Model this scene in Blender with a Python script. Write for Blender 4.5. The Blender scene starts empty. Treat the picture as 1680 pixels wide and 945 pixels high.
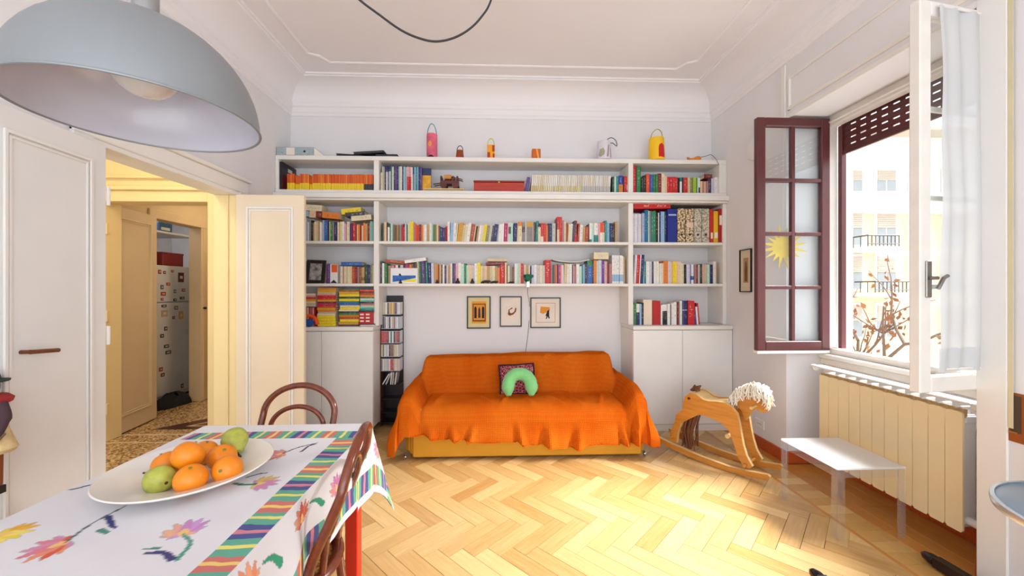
import bpy, math, random
import numpy as np
from mathutils import Matrix, Vector, Euler

S = bpy.context.scene
COL = S.collection
R = math.radians
random.seed(7)

# ------------------------------------------------------------------ camera
EYE = 1.40                      # camera height; floor is z = 0, the bookcase wall lies at +Y
F_PX, CX, HY = 640.0, 840.0, 474.0
YAW = R(1.97)
CT, ST = math.cos(YAW), math.sin(YAW)
cam_d = bpy.data.cameras.new('camera')
cam_d.sensor_width = 36.0
cam_d.lens = F_PX / 1680.0 * 36.0
cam_d.shift_y = (HY - 472.5) / 1680.0
cam_d.clip_start = 0.02
cam_o = bpy.data.objects.new('camera', cam_d)
COL.objects.link(cam_o)
cam_o.location = (0, 0, EYE)
cam_o.rotation_euler = (R(90), 0, -YAW)
S.camera = cam_o

# ------------------------------------------------------------------ light
S.view_settings.view_transform = 'Standard'
S.view_settings.look = 'None'
S.view_settings.gamma = 1.0
S.view_settings.use_curve_mapping = False
S.view_settings.exposure = -0.50

w = bpy.data.worlds.new('sky'); S.world = w
w.use_nodes = True
nt = w.node_tree
bg = nt.nodes['Background']
bg.inputs['Color'].default_value = (0.90, 0.95, 1.0, 1)
bg.inputs['Strength'].default_value = 2.6
S.cycles.transparent_max_bounces = 32

def lamp(name, kind, loc, rot, energy, color=(1, 1, 1), **kw):
    d = bpy.data.lights.new(name, kind)
    d.energy = energy
    d.color = color
    for k, v in kw.items():
        setattr(d, k, v)
    o = bpy.data.objects.new(name, d)
    COL.objects.link(o)
    o.location = loc
    o.rotation_euler = rot
    return o

def aim(src, dst):
    return (Vector(dst) - Vector(src)).to_track_quat('-Z', 'Y').to_euler()

# bright hazy sun side of the sky, falling through the window on to the parquet
lamp('sun', 'SUN', (8, 1, 8), aim((2.7, 2.45, 2.1), (0.45, 2.26, 0.15)), 42.0, (1.0, 0.985, 0.96), angle=R(42))
# added soft fill at the open rear end, lifting ceiling and bookcase wall
lamp('rear_fill_light', 'AREA', (0.5, -1.55, 1.35), aim((0.5, -1.55, 1.35), (0.1, 2.4, 2.7)), 85.0, (0.96, 0.98, 1.0),
     shape='RECTANGLE', size=3.6, size_y=2.2)
# warm bulb in the hallway and the one in the passage behind it
lamp('hall_light', 'AREA', (-2.95, 2.7, 2.95), (0, 0, 0), 21.0, (1.0, 0.80, 0.50), shape='DISK', size=0.5)
lamp('passage_light', 'AREA', (-3.0, 4.9, 2.7), (0, 0, 0), 15.0, (1.0, 0.82, 0.58), shape='DISK', size=0.4)
lamp('kitchen_light', 'AREA', (-4.5, 4.9, 2.7), (0, 0, 0), 18.0, (0.95, 0.95, 1.0), shape='DISK', size=0.5)

# ------------------------------------------------------------------ measuring helpers (pixels of the 1680x945 frame)
def ray(px, py):
    u = (px - CX) / F_PX
    return u * CT + ST, CT - u * ST, (HY - py) / F_PX

def at(px, py, Y):              # point on a plane parallel to the bookcase wall
    a, b, c = ray(px, py)
    t = Y / b
    return Vector((a * t, Y, EYE + c * t))

def atz(px, py, z=0.0):         # point on a horizontal plane
    a, b, c = ray(px, py)
    t = (z - EYE) / c
    return Vector((a * t, b * t, z))

def atx(px, py, X):             # point on a plane parallel to the side walls
    a, b, c = ray(px, py)
    t = X / a
    return Vector((X, b * t, EYE + c * t))

def atp(px, py, A, d):          # (distance along d from A, height) on the vertical plane through A
    a, b, c = ray(px, py)
    n = (-d[1], d[0])
    t = (n[0] * A[0] + n[1] * A[1]) / (n[0] * a + n[1] * b)
    X, Y = a * t, b * t
    return (X - A[0]) * d[0] + (Y - A[1]) * d[1], EYE + c * t

# ------------------------------------------------------------------ materials
def lin(c):
    if isinstance(c, str):
        c = c.lstrip('#')
        c = tuple(int(c[i:i + 2], 16) / 255 for i in (0, 2, 4))
    return tuple(x / 12.92 if x <= 0.04045 else ((x + 0.055) / 1.055) ** 2.4 for x in c)

MATS = {}
def new_mat(name):
    m = bpy.data.materials.new(name)
    m.use_nodes = True
    MATS[name] = m
    return m, m.node_tree, m.node_tree.nodes['Principled BSDF']

def node(nt, kind, **kw):
    n = nt.nodes.new(kind)
    for k, v in kw.items():
        if k.startswith('i_'):
            n.inputs[k[2:].replace('_', ' ')].default_value = v
        else:
            setattr(n, k, v)
    return n

def mat(name, col, rough=0.5, metal=0.0, var=0.05, scale=6.0, bump=0.0, bscale=60.0, spec=0.5, coat=0.0, sheen=0.0):
    """plain painted / cloth / wood-like procedural material: noise tint and fine relief"""
    if name in MATS:
        return MATS[name]
    m, t, b = new_mat(name)
    c = lin(col)
    tc = node(t, 'ShaderNodeTexCoord')
    nz = node(t, 'ShaderNodeTexNoise', i_Scale=scale, i_Detail=4.0)
    t.links.new(tc.outputs['Object'], nz.inputs['Vector'])
    rp = node(t, 'ShaderNodeValToRGB')
    rp.color_ramp.elements[0].position = 0.3
    rp.color_ramp.elements[1].position = 0.7
    rp.color_ramp.elements[0].color = tuple(max(0, x * (1 - var)) for x in c) + (1,)
    rp.color_ramp.elements[1].color = tuple(min(1, x * (1 + var)) for x in c) + (1,)
    t.links.new(nz.outputs['Fac'], rp.inputs['Fac'])
    t.links.new(rp.outputs['Color'], b.inputs['Base Color'])
    b.inputs['Roughness'].default_value = rough
    b.inputs['Metallic'].default_value = metal
    b.inputs['Specular IOR Level'].default_value = spec
    b.inputs['Coat Weight'].default_value = coat
    b.inputs['Sheen Weight'].default_value = sheen
    if bump:
        n2 = node(t, 'ShaderNodeTexNoise', i_Scale=bscale, i_Detail=3.0)
        t.links.new(tc.outputs['Object'], n2.inputs['Vector'])
        bp = node(t, 'ShaderNodeBump', i_Strength=bump, i_Distance=0.004)
        t.links.new(n2.outputs['Fac'], bp.inputs['Height'])
        t.links.new(bp.outputs['Normal'], b.inputs['Normal'])
    return m

def wood(name, c0, c1, rough=0.4, stretch=(1, 14, 14), scale=3.0, rnd=0.0, coat=0.0):
    """grain along local x; rnd mixes a per-piece tone"""
    if name in MATS:
        return MATS[name]
    m, t, b = new_mat(name)
    tc = node(t, 'ShaderNodeTexCoord')
    mp = node(t, 'ShaderNodeMapping')
    mp.inputs['Scale'].default_value = stretch
    oi = node(t, 'ShaderNodeObjectInfo')
    ge = node(t, 'ShaderNodeNewGeometry')
    ad = node(t, 'ShaderNodeMath', operation='ADD')
    t.links.new(oi.outputs['Random'], ad.inputs[0])
    t.links.new(ge.outputs['Random Per Island'], ad.inputs[1])
    fr = node(t, 'ShaderNodeMath', operation='FRACT')
    t.links.new(ad.outputs[0], fr.inputs[0])
    sc = node(t, 'ShaderNodeMath', operation='MULTIPLY')
    sc.inputs[1].default_value = 37.0
    t.links.new(fr.outputs[0], sc.inputs[0])
    cb = node(t, 'ShaderNodeCombineXYZ')
    t.links.new(sc.outputs[0], cb.inputs[0]); t.links.new(sc.outputs[0], cb.inputs[1])
    t.links.new(tc.outputs['Object'], mp.inputs['Vector'])
    t.links.new(cb.outputs[0], mp.inputs['Location'])
    nz = node(t, 'ShaderNodeTexNoise', i_Scale=scale, i_Detail=5.0, i_Roughness=0.6)
    t.links.new(mp.outputs['Vector'], nz.inputs['Vector'])
    mx = node(t, 'ShaderNodeMath', operation='MULTIPLY_ADD')
    mx.inputs[1].default_value = rnd
    if rnd:
        s2 = node(t, 'ShaderNodeMath', operation='SUBTRACT'); s2.inputs[1].default_value = 0.5
        t.links.new(fr.outputs[0], s2.inputs[0])
        t.links.new(s2.outputs[0], mx.inputs[0])
    else:
        mx.inputs[0].default_value = 0.0
    if rnd:                     # grain weaker than the tone of the piece
        gr = node(t, 'ShaderNodeMath', operation='MULTIPLY_ADD'); gr.inputs[1].default_value = 0.45; gr.inputs[2].default_value = 0.275
        t.links.new(nz.outputs['Fac'], gr.inputs[0]); t.links.new(gr.outputs[0], mx.inputs[2])
    else:
        t.links.new(nz.outputs['Fac'], mx.inputs[2])
    rp = node(t, 'ShaderNodeValToRGB')
    e = rp.color_ramp.elements
    e[0].position, e[1].position = (0.05, 0.95) if rnd else (0.3, 0.7)
    e[0].color = lin(c0) + (1,); e[1].color = lin(c1) + (1,)
    t.links.new(mx.outputs[0], rp.inputs['Fac'])
    t.links.new(rp.outputs['Color'], b.inputs['Base Color'])
    b.inputs['Roughness'].default_value = rough
    b.inputs['Coat Weight'].default_value = coat
    bp = node(t, 'ShaderNodeBump', i_Strength=0.06, i_Distance=0.002)
    t.links.new(nz.outputs['Fac'], bp.inputs['Height'])
    t.links.new(bp.outputs['Normal'], b.inputs['Normal'])
    return m

def glass(name, tint=(1, 1, 1), haze=0.0, gloss=0.12, rough=0.02, hazecol=(0.9, 0.93, 0.97)):
    if name in MATS:
        return MATS[name]
    m, t, b = new_mat(name)
    out = t.nodes['Material Output']
    t.nodes.remove(b)
    tr = node(t, 'ShaderNodeBsdfTransparent'); tr.inputs[0].default_value = (*tint, 1)
    gl = node(t, 'ShaderNodeBsdfGlossy'); gl.inputs['Roughness'].default_value = rough
    lw = node(t, 'ShaderNodeLayerWeight', i_Blend=0.5)      # Schlick reflectance, the same from both sides of a thin sheet
    pw = node(t, 'ShaderNodeMath', operation='POWER'); pw.inputs[1].default_value = 5.0
    t.links.new(lw.outputs['Facing'], pw.inputs[0])
    ml = node(t, 'ShaderNodeMath', operation='MULTIPLY_ADD'); ml.inputs[1].default_value = 0.9; ml.inputs[2].default_value = 0.04 + gloss * 0.1
    t.links.new(pw.outputs[0], ml.inputs[0])
    mx = node(t, 'ShaderNodeMixShader')
    t.links.new(ml.outputs[0], mx.inputs[0]); t.links.new(tr.outputs[0], mx.inputs[1]); t.links.new(gl.outputs[0], mx.inputs[2])
    last = mx
    if haze:
        df = node(t, 'ShaderNodeBsdfDiffuse'); df.inputs[0].default_value = (*hazecol, 1)
        tl = node(t, 'ShaderNodeBsdfTranslucent'); tl.inputs[0].default_value = (*hazecol, 1)
        ad = node(t, 'ShaderNodeMixShader'); ad.inputs[0].default_value = 0.45
        t.links.new(df.outputs[0], ad.inputs[1]); t.links.new(tl.outputs[0], ad.inputs[2])
        m2 = node(t, 'ShaderNodeMixShader'); m2.inputs[0].default_value = haze
        t.links.new(mx.outputs[0], m2.inputs[1]); t.links.new(ad.outputs[0], m2.inputs[2])
        last = m2
    t.links.new(last.outputs[0], out.inputs['Surface'])
    return m

# colour carried by each copy (object colour) with an optional second spine colour between two heights
def spine_mat(name, rough=0.45, marks=True):
    m, t, b = new_mat(name)
    oi = node(t, 'ShaderNodeObjectInfo')
    tc = node(t, 'ShaderNodeTexCoord')
    sp = node(t, 'ShaderNodeSeparateXYZ')
    t.links.new(tc.outputs['Generated'], sp.inputs[0])
    def att(n):
        return node(t, 'ShaderNodeAttribute', attribute_type='OBJECT', attribute_name=n)
    c2, z0, z1 = att('band_color'), att('band_low'), att('band_high')
    def cmp(op, a, bb):
        n = node(t, 'ShaderNodeMath', operation=op)
        t.links.new(a, n.inputs[0]) if not isinstance(a, float) else setattr(n.inputs[0], 'default_value', a)
        t.links.new(bb, n.inputs[1]) if not isinstance(bb, float) else setattr(n.inputs[1], 'default_value', bb)
        return n.outputs[0]
    inb = cmp('MULTIPLY', cmp('GREATER_THAN', sp.outputs[2], z0.outputs['Fac']), cmp('LESS_THAN', sp.outputs[2], z1.outputs['Fac']))
    mx = node(t, 'ShaderNodeMix', data_type='RGBA')
    t.links.new(inb, mx.inputs[0]); t.links.new(oi.outputs['Color'], mx.inputs[6]); t.links.new(c2.outputs['Color'], mx.inputs[7])
    base = mx.outputs[2]
    if marks:                   # rows of small print down the spine
        mp = node(t, 'ShaderNodeMapping'); mp.inputs['Scale'].default_value = (3.0, 0.0, 26.0)
        cb = node(t, 'ShaderNodeCombineXYZ')
        rr = cmp('MULTIPLY', oi.outputs['Random'], 50.0)
        t.links.new(rr, cb.inputs[0]); t.links.new(rr, cb.inputs[2])
        t.links.new(tc.outputs['Generated'], mp.inputs['Vector']); t.links.new(cb.outputs[0], mp.inputs['Location'])
        nz = node(t, 'ShaderNodeTexNoise', i_Scale=1.0, i_Detail=1.0)
        t.links.new(mp.outputs['Vector'], nz.inputs['Vector'])
        ink = cmp('GREATER_THAN', nz.outputs['Fac'], 0.58)
        cx = cmp('LESS_THAN', cmp('ABSOLUTE', cmp('SUBTRACT', sp.outputs[0], 0.5), 0.0), 0.22)
        zz = cmp('LESS_THAN', cmp('ABSOLUTE', cmp('SUBTRACT', sp.outputs[2], 0.58), 0.0), 0.30)
        mk = cmp('MULTIPLY', cmp('MULTIPLY', ink, cx), cmp('MULTIPLY', zz, 0.55))
        bw = node(t, 'ShaderNodeRGBToBW'); t.links.new(base, bw.inputs[0])
        dk = cmp('GREATER_THAN', bw.outputs[0], 0.22)
        ic = node(t, 'ShaderNodeMix', data_type='RGBA')
        ic.inputs[6].default_value = (0.75, 0.70, 0.55, 1); ic.inputs[7].default_value = (0.06, 0.05, 0.06, 1)
        t.links.new(dk, ic.inputs[0])
        m3 = node(t, 'ShaderNodeMix', data_type='RGBA')
        t.links.new(mk, m3.inputs[0]); t.links.new(base, m3.inputs[6]); t.links.new(ic.outputs[2], m3.inputs[7])
        base = m3.outputs[2]
    t.links.new(base, b.inputs['Base Color'])
    b.inputs['Roughness'].default_value = rough
    return m

# ------------------------------------------------------------------ mesh builder
class MB:
    def __init__(s):
        s.v, s.f, s.m, s.k, s.M = [], [], [], 0, None
    def add(s, vs, fs):
        o = len(s.v)
        if s.M is not None:
            vs = [s.M @ Vector(p) for p in vs]
        s.v += [tuple(p) for p in vs]
        s.f += [tuple(i + o for i in f) for f in fs]
        s.m += [s.k] * len(fs)
        return s
    def mi(s, k):
        s.k = k; return s
    def xf(s, M=None):
        s.M = M; return s
    def box(s, x0, x1, y0, y1, z0, z1, b=0.0):
        if x0 > x1: x0, x1 = x1, x0
        if y0 > y1: y0, y1 = y1, y0
        if z0 > z1: z0, z1 = z1, z0
        if b <= 0:
            vs = [(x, y, z) for x in (x0, x1) for y in (y0, y1) for z in (z0, z1)]
            return s.add(vs, [(0, 1, 3, 2), (4, 6, 7, 5), (0, 4, 5, 1), (2, 3, 7, 6), (0, 2, 6, 4), (1, 5, 7, 3)])
        b = min(b, (x1 - x0) * .49, (y1 - y0) * .49, (z1 - z0) * .49)
        lo, hi = (x0, y0, z0), (x1, y1, z1)
        vs, idx = [], {}
        for i in range(8):
            sg = [(i >> a) & 1 for a in range(3)]
            for ax in range(3):
                p = []
                for a in range(3):
                    e = hi[a] if sg[a] else lo[a]
                    if a != ax: e += -b if sg[a] else b
                    p.append(e)
                idx[(tuple(sg), ax)] = len(vs); vs.append(tuple(p))
        fs = []
        for ax in range(3):
            u, v = (ax + 1) % 3, (ax + 2) % 3
            for sd in (0, 1):
                q = []
                for a_, b_ in ((0, 0), (1, 0), (1, 1), (0, 1)):
                    c = [0, 0, 0]; c[ax] = sd; c[u] = a_; c[v] = b_
                    q.append(idx[(tuple(c), ax)])
                fs.append(tuple(q if sd else q[::-1]))
            for su in (0, 1):
                for sv in (0, 1):
                    c0 = [0, 0, 0]; c0[u] = su; c0[v] = sv
                    c1 = list(c0); c1[ax] = 1
                    q = (idx[(tuple(c0), u)], idx[(tuple(c1), u)], idx[(tuple(c1), v)], idx[(tuple(c0), v)])
                    fs.append(q if su == sv else q[::-1])
        for i in range(8):
            sg = tuple((i >> a) & 1 for a in range(3))
            q = [idx[(sg, a)] for a in range(3)]
            fs.append(tuple(q if sum(sg) % 2 else q[::-1]))
        return s.add(vs, fs)
    def prism(s, pts, axis, a0, a1):
        """outline in the plane across axis, extruded a0..a1; axis x: pts=(y,z), y: (x,z), z: (x,y)"""
        n = len(pts)
        def P(p, a):
            return (a, p[0], p[1]) if axis == 'x' else ((p[0], a, p[1]) if axis == 'y' else (p[0], p[1], a))
        vs = [P(p, a0) for p in pts] + [P(p, a1) for p in pts]
        fs = [tuple(range(n))[::-1], tuple(range(n, 2 * n))] + [(i, (i + 1) % n, n + (i + 1) % n, n + i) for i in range(n)]
        return s.add(vs, fs)
    def lathe(s, prof, c=(0, 0, 0), seg=24, sx=1.0, sy=1.0, caps=True):
        vs, fs = [], []
        n = len(prof)
        for j in range(seg):
            a = 2 * math.pi * j / seg
            for r, z in prof:
                vs.append((c[0] + r * sx * math.cos(a), c[1] + r * sy * math.sin(a), c[2] + z))
        for j in range(seg):
            k = (j + 1) % seg
            for i in range(n - 1):
                fs.append((j * n + i, k * n + i, k * n + i + 1, j * n + i + 1))
        if caps and prof[0][0] > 1e-6: fs.append(tuple(j * n for j in range(seg))[::-1])
        if caps and prof[-1][0] > 1e-6: fs.append(tuple(j * n + n - 1 for j in range(seg)))
        return s.add(vs, fs)
    def tube(s, pts, r, seg=8, closed=False, flat=1.0):
        pts = [Vector(p) for p in pts]
        n = len(pts)
        rr = r if isinstance(r, (list, tuple)) else [r] * n
        vs, fs = [], []
        up = None
        for i, p in enumerate(pts):
            if closed: d = pts[(i + 1) % n] - pts[i - 1]
            else: d = pts[min(i + 1, n - 1)] - pts[max(i - 1, 0)]
            d.normalize()
            if up is None:
                up = Vector((0, 0, 1)) if abs(d.z) < 0.9 else Vector((1, 0, 0))
            x = d.cross(up)
            if x.length < 1e-5: x = d.cross(Vector((0, 1, 0)))
            x.normalize()
            y = x.cross(d).normalized()
            up = y
            for j in range(seg):
                a = 2 * math.pi * j / seg
                vs.append(p + x * (rr[i] * math.cos(a)) + y * (rr[i] * flat * math.sin(a)))
        for i in range(n if closed else n - 1):
            k = (i + 1) % n
            for j in range(seg):
                l = (j + 1) % seg
                fs.append((i * seg + j, i * seg + l, k * seg + l, k * seg + j))
        if not closed:
            fs.append(tuple(range(seg))[::-1]); fs.append(tuple(range((n - 1) * seg, n * seg)))
        return s.add(vs, fs)
    def ball(s, c, r, seg=20, rings=12, sc=(1, 1, 1)):
        prof = [(r * math.sin(math.pi * i / rings), -r * math.cos(math.pi * i / rings)) for i in range(rings + 1)]
        prof[0] = (1e-7, -r); prof[-1] = (1e-7, r)
        vs, fs = [], []
        n = len(prof)
        for j in range(seg):
            a = 2 * math.pi * j / seg
            for q, z in prof:
                vs.append((c[0] + q * sc[0] * math.cos(a), c[1] + q * sc[1] * math.sin(a), c[2] + z * sc[2]))
        for j in range(seg):
            k = (j + 1) % seg
            for i in range(n - 1):
                fs.append((j * n + i, k * n + i, k * n + i + 1, j * n + i + 1))
        return s.add(vs, fs)
    def grid(s, P, nu, nv):
        vs = [P(i, j) for i in range(nu) for j in range(nv)]
        fs = [(i * nv + j, (i + 1) * nv + j, (i + 1) * nv + j + 1, i * nv + j + 1) for i in range(nu - 1) for j in range(nv - 1)]
        return s.add(vs, fs)
    def mesh(s, name, mats, smooth=40):
        me = bpy.data.meshes.new(name)
        me.from_pydata(s.v, [], s.f)
        for m in (mats if isinstance(mats, (list, tuple)) else [mats]):
            me.materials.append(m)
        me.polygons.foreach_set('material_index', s.m)
        if smooth:
            me.polygons.foreach_set('use_smooth', [True] * len(s.f))
            me.set_sharp_from_angle(angle=R(smooth))
        me.update()
        return me
    def build(s, name, mats, parent=None, smooth=40):
        return link(name, s.mesh(name, mats, smooth), parent)

def link(name, me, parent=None):
    o = bpy.data.objects.new(name, me)
    COL.objects.link(o)
    if parent is not None:
        o.parent = parent
        o.matrix_parent_inverse = world_inv(parent)
    return o

LOCS = {}
def world_inv(p):               # meshes are modelled in room coordinates and hung under their thing
    return LOCS.get(p.name, Matrix.Identity(4)).inverted()

def thing(name, label, cat, loc=(0, 0, 0), group=None, rotz=0.0, local=False):
    o = bpy.data.objects.new(name, None)
    COL.objects.link(o)
    o.empty_display_size = 0.1
    o.location = loc
    o.rotation_euler = (0, 0, rotz)
    if not local:
        LOCS[o.name] = Matrix.Translation(loc) @ Matrix.Rotation(rotz, 4, 'Z')
    return tag(o, label, cat, group)

def tag(o, label, cat, group=None):
    o['label'] = label; o['category'] = cat
    if group: o['group'] = group
    return o

def struct(o):
    o['kind'] = 'structure'
    return o

def stuff(o):
    o['kind'] = 'stuff'
    return o

def ordinal(n):
    if 10 <= n % 100 <= 20: sfx = 'th'
    else: sfx = {1: 'st', 2: 'nd', 3: 'rd'}.get(n % 10, 'th')
    return '%d%s' % (n, sfx)

def bez(pts, n=24):
    """smooth curve through points (Catmull-Rom)"""
    P = [Vector(p) for p in pts]
    P = [P[0] * 2 - P[1]] + P + [P[-1] * 2 - P[-2]]
    out = []
    segs = len(P) - 3
    for i in range(segs):
        for k in range(n):
            t = k / n
            a, b, c, d = P[i:i + 4]
            out.append(0.5 * ((2 * b) + (c - a) * t + (2 * a - 5 * b + 4 * c - d) * t * t + (3 * b - a - 3 * c + d) * t ** 3))
    out.append(P[-2])
    return out

def smooth01(x):
    x = max(0.0, min(1.0, x))
    return x * x * (3 - 2 * x)

# ================================================================== the room shell
XL, XR, YB, ZC = -2.174, 2.309, 4.16, 3.52          # left wall, right wall, bookcase wall, ceiling
YN0 = -1.7                                        # the room goes on behind the photographer
M_wall = mat('wall_paint', '#e6e4e6', 0.85, var=0.02, scale=1.5, bump=0.15, bscale=40)
M_ceil = mat('ceiling_paint', '#efecee', 0.9, var=0.015, scale=1.2, bump=0.1, bscale=30)
M_trim = mat('trim_paint', '#ece9e4', 0.55, var=0.02, scale=4)
M_white = mat('white_lacquer', '#e9e8e6', 0.38, var=0.02, scale=5)
M_shelf = mat('shelf_paint', '#e6e3de', 0.45, var=0.025, scale=5)
M_cream = mat('warm_lit_door_paint', '#ead9bf', 0.5, var=0.03, scale=3)  # far leaf only, warm hall light put into its colour
M_cream2 = mat('cream_hall_paint', '#f0dba6', 0.6, var=0.03, scale=3)
M_cream3 = mat('beige_door_paint', '#dcc8a8', 0.55, var=0.03, scale=3)
M_red_base = wood('red_brown_skirting', '#a8441a', '#c45a24', 0.35, (0.5, 20, 20))
M_oak = wood('oak_parquet', '#a06c2a', '#eaca90', 0.27, (2.2, 26, 26), 2.0, rnd=0.42, coat=0.25)
M_oak_b = wood('oak_border', '#b47f35', '#e2bd7d', 0.30, (22, 2.0, 22), 2.0, rnd=0.6, coat=0.25)
M_oak_c = wood('oak_edge_board', '#b1702a', '#cf8f45', 0.32, (22, 1.5, 22), 2.0, rnd=0.3, coat=0.25)
M_gap = mat('parquet_gap', '#4a3115', 0.9)
M_black = mat('black_plastic', '#17161a', 0.4)

# ------------------------------------------------------------------ parquet
floor = struct(MB().box(XL - 0.02, 2.66, YN0, YB, -0.06, -0.006).build('floor', M_gap))
PL, PW = 0.372, 0.095
def clip(poly, ax, lim, keep_less):
    out = []
    for i in range(len(poly)):
        a, b = poly[i], poly[(i + 1) % len(poly)]
        ia = (a[ax] <= lim) == keep_less or abs(a[ax] - lim) < 1e-9
        ib = (b[ax] <= lim) == keep_less or abs(b[ax] - lim) < 1e-9
        if ia: out.append(a)
        if ia != ib:
            t = (lim - a[ax]) / (b[ax] - a[ax])
            out.append((a[0] + t * (b[0] - a[0]), a[1] + t * (b[1] - a[1])))
    return out
def plank_mesh(l, wd, name):
    return MB().box(-l / 2 + 0.0014, l / 2 - 0.0014, -wd / 2 + 0.0014, wd / 2 - 0.0014, -0.012, 0.0).mesh(name, M_oak, 30)
full = plank_mesh(PL, PW, 'plank')
BX0, BX1, BY0, BY1 = XL, 2.03, 0.1, 4.14
r2 = math.sqrt(2)
Xo = 0.374 - (PL / 2 + 1.5 * PW) / r2
Yo = 2.21 - (PW / 2 - 1.5 * PL) / r2
cand = []
for i in range(-60, 60):
    for j in range(-14, 14):
        ou, ov = i * PW + j * PL, i * PW - j * PL
        for vert in (0, 1):
            if vert: cu, cv = ou + PL + PW / 2, ov + PW - PL / 2
            else: cu, cv = ou + PL / 2, ov + PW / 2
            X, Y = (cu + cv) / r2 + Xo, (cv - cu) / r2 + Yo
            if BX0 - .2 < X < BX1 + .2 and BY0 - .2 < Y < BY1 + .2:
                cand.append((X, Y, vert))
def corners(X, Y, vert):
    a = R(45) if vert else R(-45)
    c, s_ = math.cos(a), math.sin(a)
    return [(X + x * c - y * s_, Y + x * s_ + y * c) for x, y in ((-PL / 2, -PW / 2), (PL / 2, -PW / 2), (PL / 2, PW / 2), (-PL / 2, PW / 2))]
def show(X, Y):               # how large a plank shows from where the photo was taken, 0 if out of frame or under the furniture
    px = 818 + 640 * X / Y; py = HY + 640 * EYE / Y
    if py > 985 or px < 470 or px > 1720: return 0
    if Y > 3.85 or (Y > 3.3 and -0.75 < X < 1.2): return 0.001
    return 1 / Y ** 2
cand.sort(key=lambda c: -show(c[0], c[1]))
rest = MB()
npl = 0
for X, Y, vert in cand:
    pc = corners(X, Y, vert)
    inside = all(BX0 <= p[0] <= BX1 and BY0 <= p[1] <= BY1 for p in pc)
    single = npl < 292 and show(X, Y) > 0.002
    if inside and single:
        o = link('plank', full, floor)
        o.location = (X, Y, random.uniform(-0.0006, 0.0003))
        o.rotation_euler = (0, 0, R(45 if vert else -45))
        npl += 1
        continue
    p = pc
    if not inside:
        for ax, lim, less in ((0, BX0, False), (0, BX1, True), (1, BY0, False), (1, BY1, True)):
            p = clip(p, ax, lim, less)
            if len(p) < 3: break
        if len(p) < 3: continue
    cx = sum(q[0] for q in p) / len(p); cy = sum(q[1] for q in p) / len(p)
    p = [(cx + (q[0] - cx) * 0.993, cy + (q[1] - cy) * 0.993) for q in p]
    if single and not inside:
        a = R(-45 if vert else 45)
        c_, s_ = math.cos(a), math.sin(a)
        q = [((u - cx) * c_ - (v - cy) * s_, (u - cx) * s_ + (v - cy) * c_) for u, v in p]
        o = MB().prism(q, 'z', -0.012, 0.0).build('plank', M_oak, floor, 30)
        o.location = (cx, cy, 0); o.rotation_euler = (0, 0, -a)
        npl += 1
    else:
        rest.prism(p, 'z', -0.012, -0.0002)
stuff(rest.build('far_planks', M_oak, floor, 30))
# border along the window wall: a slim strip, short cross boards, edge board
for i in range(7):
    y0 = 1.0 + i * 0.46
    MB().box(2.031, 2.052, y0, y0 + 0.459, -0.012, 0, 0.001).build('plank', M_oak_c, floor)
cross = MB().box(-0.086, 0.086, -0.0445, 0.0445, -0.012, 0, 0.001).mesh('border_plank', M_oak_b, 30)
for i in range(34):
    o = link('plank', cross, floor); o.location = (2.14, 1.05 + i * 0.0905, random.uniform(-.0004, .0002))
for i in range(5):
    y0 = 0.9 + i * 0.64
    MB().box(2.2275, 2.31, y0, y0 + 0.638, -0.012, 0.001, 0.001).build('plank', M_oak_c, floor)
for i in range(3):
    for k in range(2):
        MB().box(2.312 + i * 0.1, 2.41 + i * 0.1, 1.82 + k * .61, 2.425 + k * .61, -0.012, 0.0, 0.001).build('plank', M_oak_c, floor)

# ------------------------------------------------------------------ walls
struct(MB().box(-2.4, 2.8, YB, YB + 0.15, -0.05, ZC + 0.1).build('wall_back', M_wall))
DY0, DY1, DZ = 2.168, 3.29, 2.175                    # double door to the hall
wl = MB()
wl.box(XL - 0.16, XL, YN0, DY0 - .029, -0.05, ZC + 0.1).box(XL - 0.16, XL, DY1 + .029, YB, -0.05, ZC + 0.1)
wl.box(XL - 0.16, XL, DY0 - .029, DY1 + .029, DZ + .029, ZC + 0.1)
struct(wl.build('wall_left', M_wall))
NY0, NY1, NZ, WX = 1.80, 3.055, 2.765, 2.62         # window recess: near side, far side, soffit, window plane
SILL = 0.885
wr = MB()
wr.box(XR, 2.86, YN0, NY0, -0.05, ZC + 0.1).box(XR, 2.86, NY1, YB, -0.05, ZC + 0.1)
wr.box(XR, 2.86, NY0, NY1, NZ, ZC + 0.1)
wr.box(WX, 2.86, NY0, NY1, -0.05, SILL)
struct(wr.build('wall_right', M_wall))
struct(MB().box(-2.4, 2.86, YN0, YB + 0.15, ZC, ZC + 0.12).build('ceiling', M_ceil))

# cornice: picture-rail strip, cove and bead, one run per wall
def cornice_profile():         # (distance out of the wall, height)
    p = [(0.0, 3.205), (0.012, 3.21), (0.016, 3.235), (0.026, 3.245), (0.030, 3.29), (0.042, 3.30), (0.046, 3.335), (0.030, 3.345)]
    for i in range(9):
        a = R(90 * i / 8)
        p.append((0.030 + 0.225 * (1 - math.cos(a)), 3.345 + 0.150 * math.sin(a)))
    p += [(0.262, 3.497), (0.268, 3.505), (0.285, 3.506), (0.290, 3.521), (0.0, 3.521)]
    return p
prof = cornice_profile()
def cornice(name, fn, t0, t1):
    mb = MB()
    n = len(prof)
    vs, fs = [], []
    for e in (0, 1):
        for d, z in prof:
            vs.append(fn(d, z, e))
    fs = [(i, (i + 1) % n, n + (i + 1) % n, n + i) for i in range(n)] + [tuple(range(n))[::-1], tuple(range(n, 2 * n))]
    mb.add(vs, fs)
    return struct(mb.build(name, M_ceil, None, 35))
cornice('trim_1', lambda d, z, e: ((XR - d) if e else (XL + d), YB - d, z), 0, 1)
cornice('trim_2', lambda d, z, e: (XL + d, (YB - d) if e else YN0, z), 0, 1)
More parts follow.
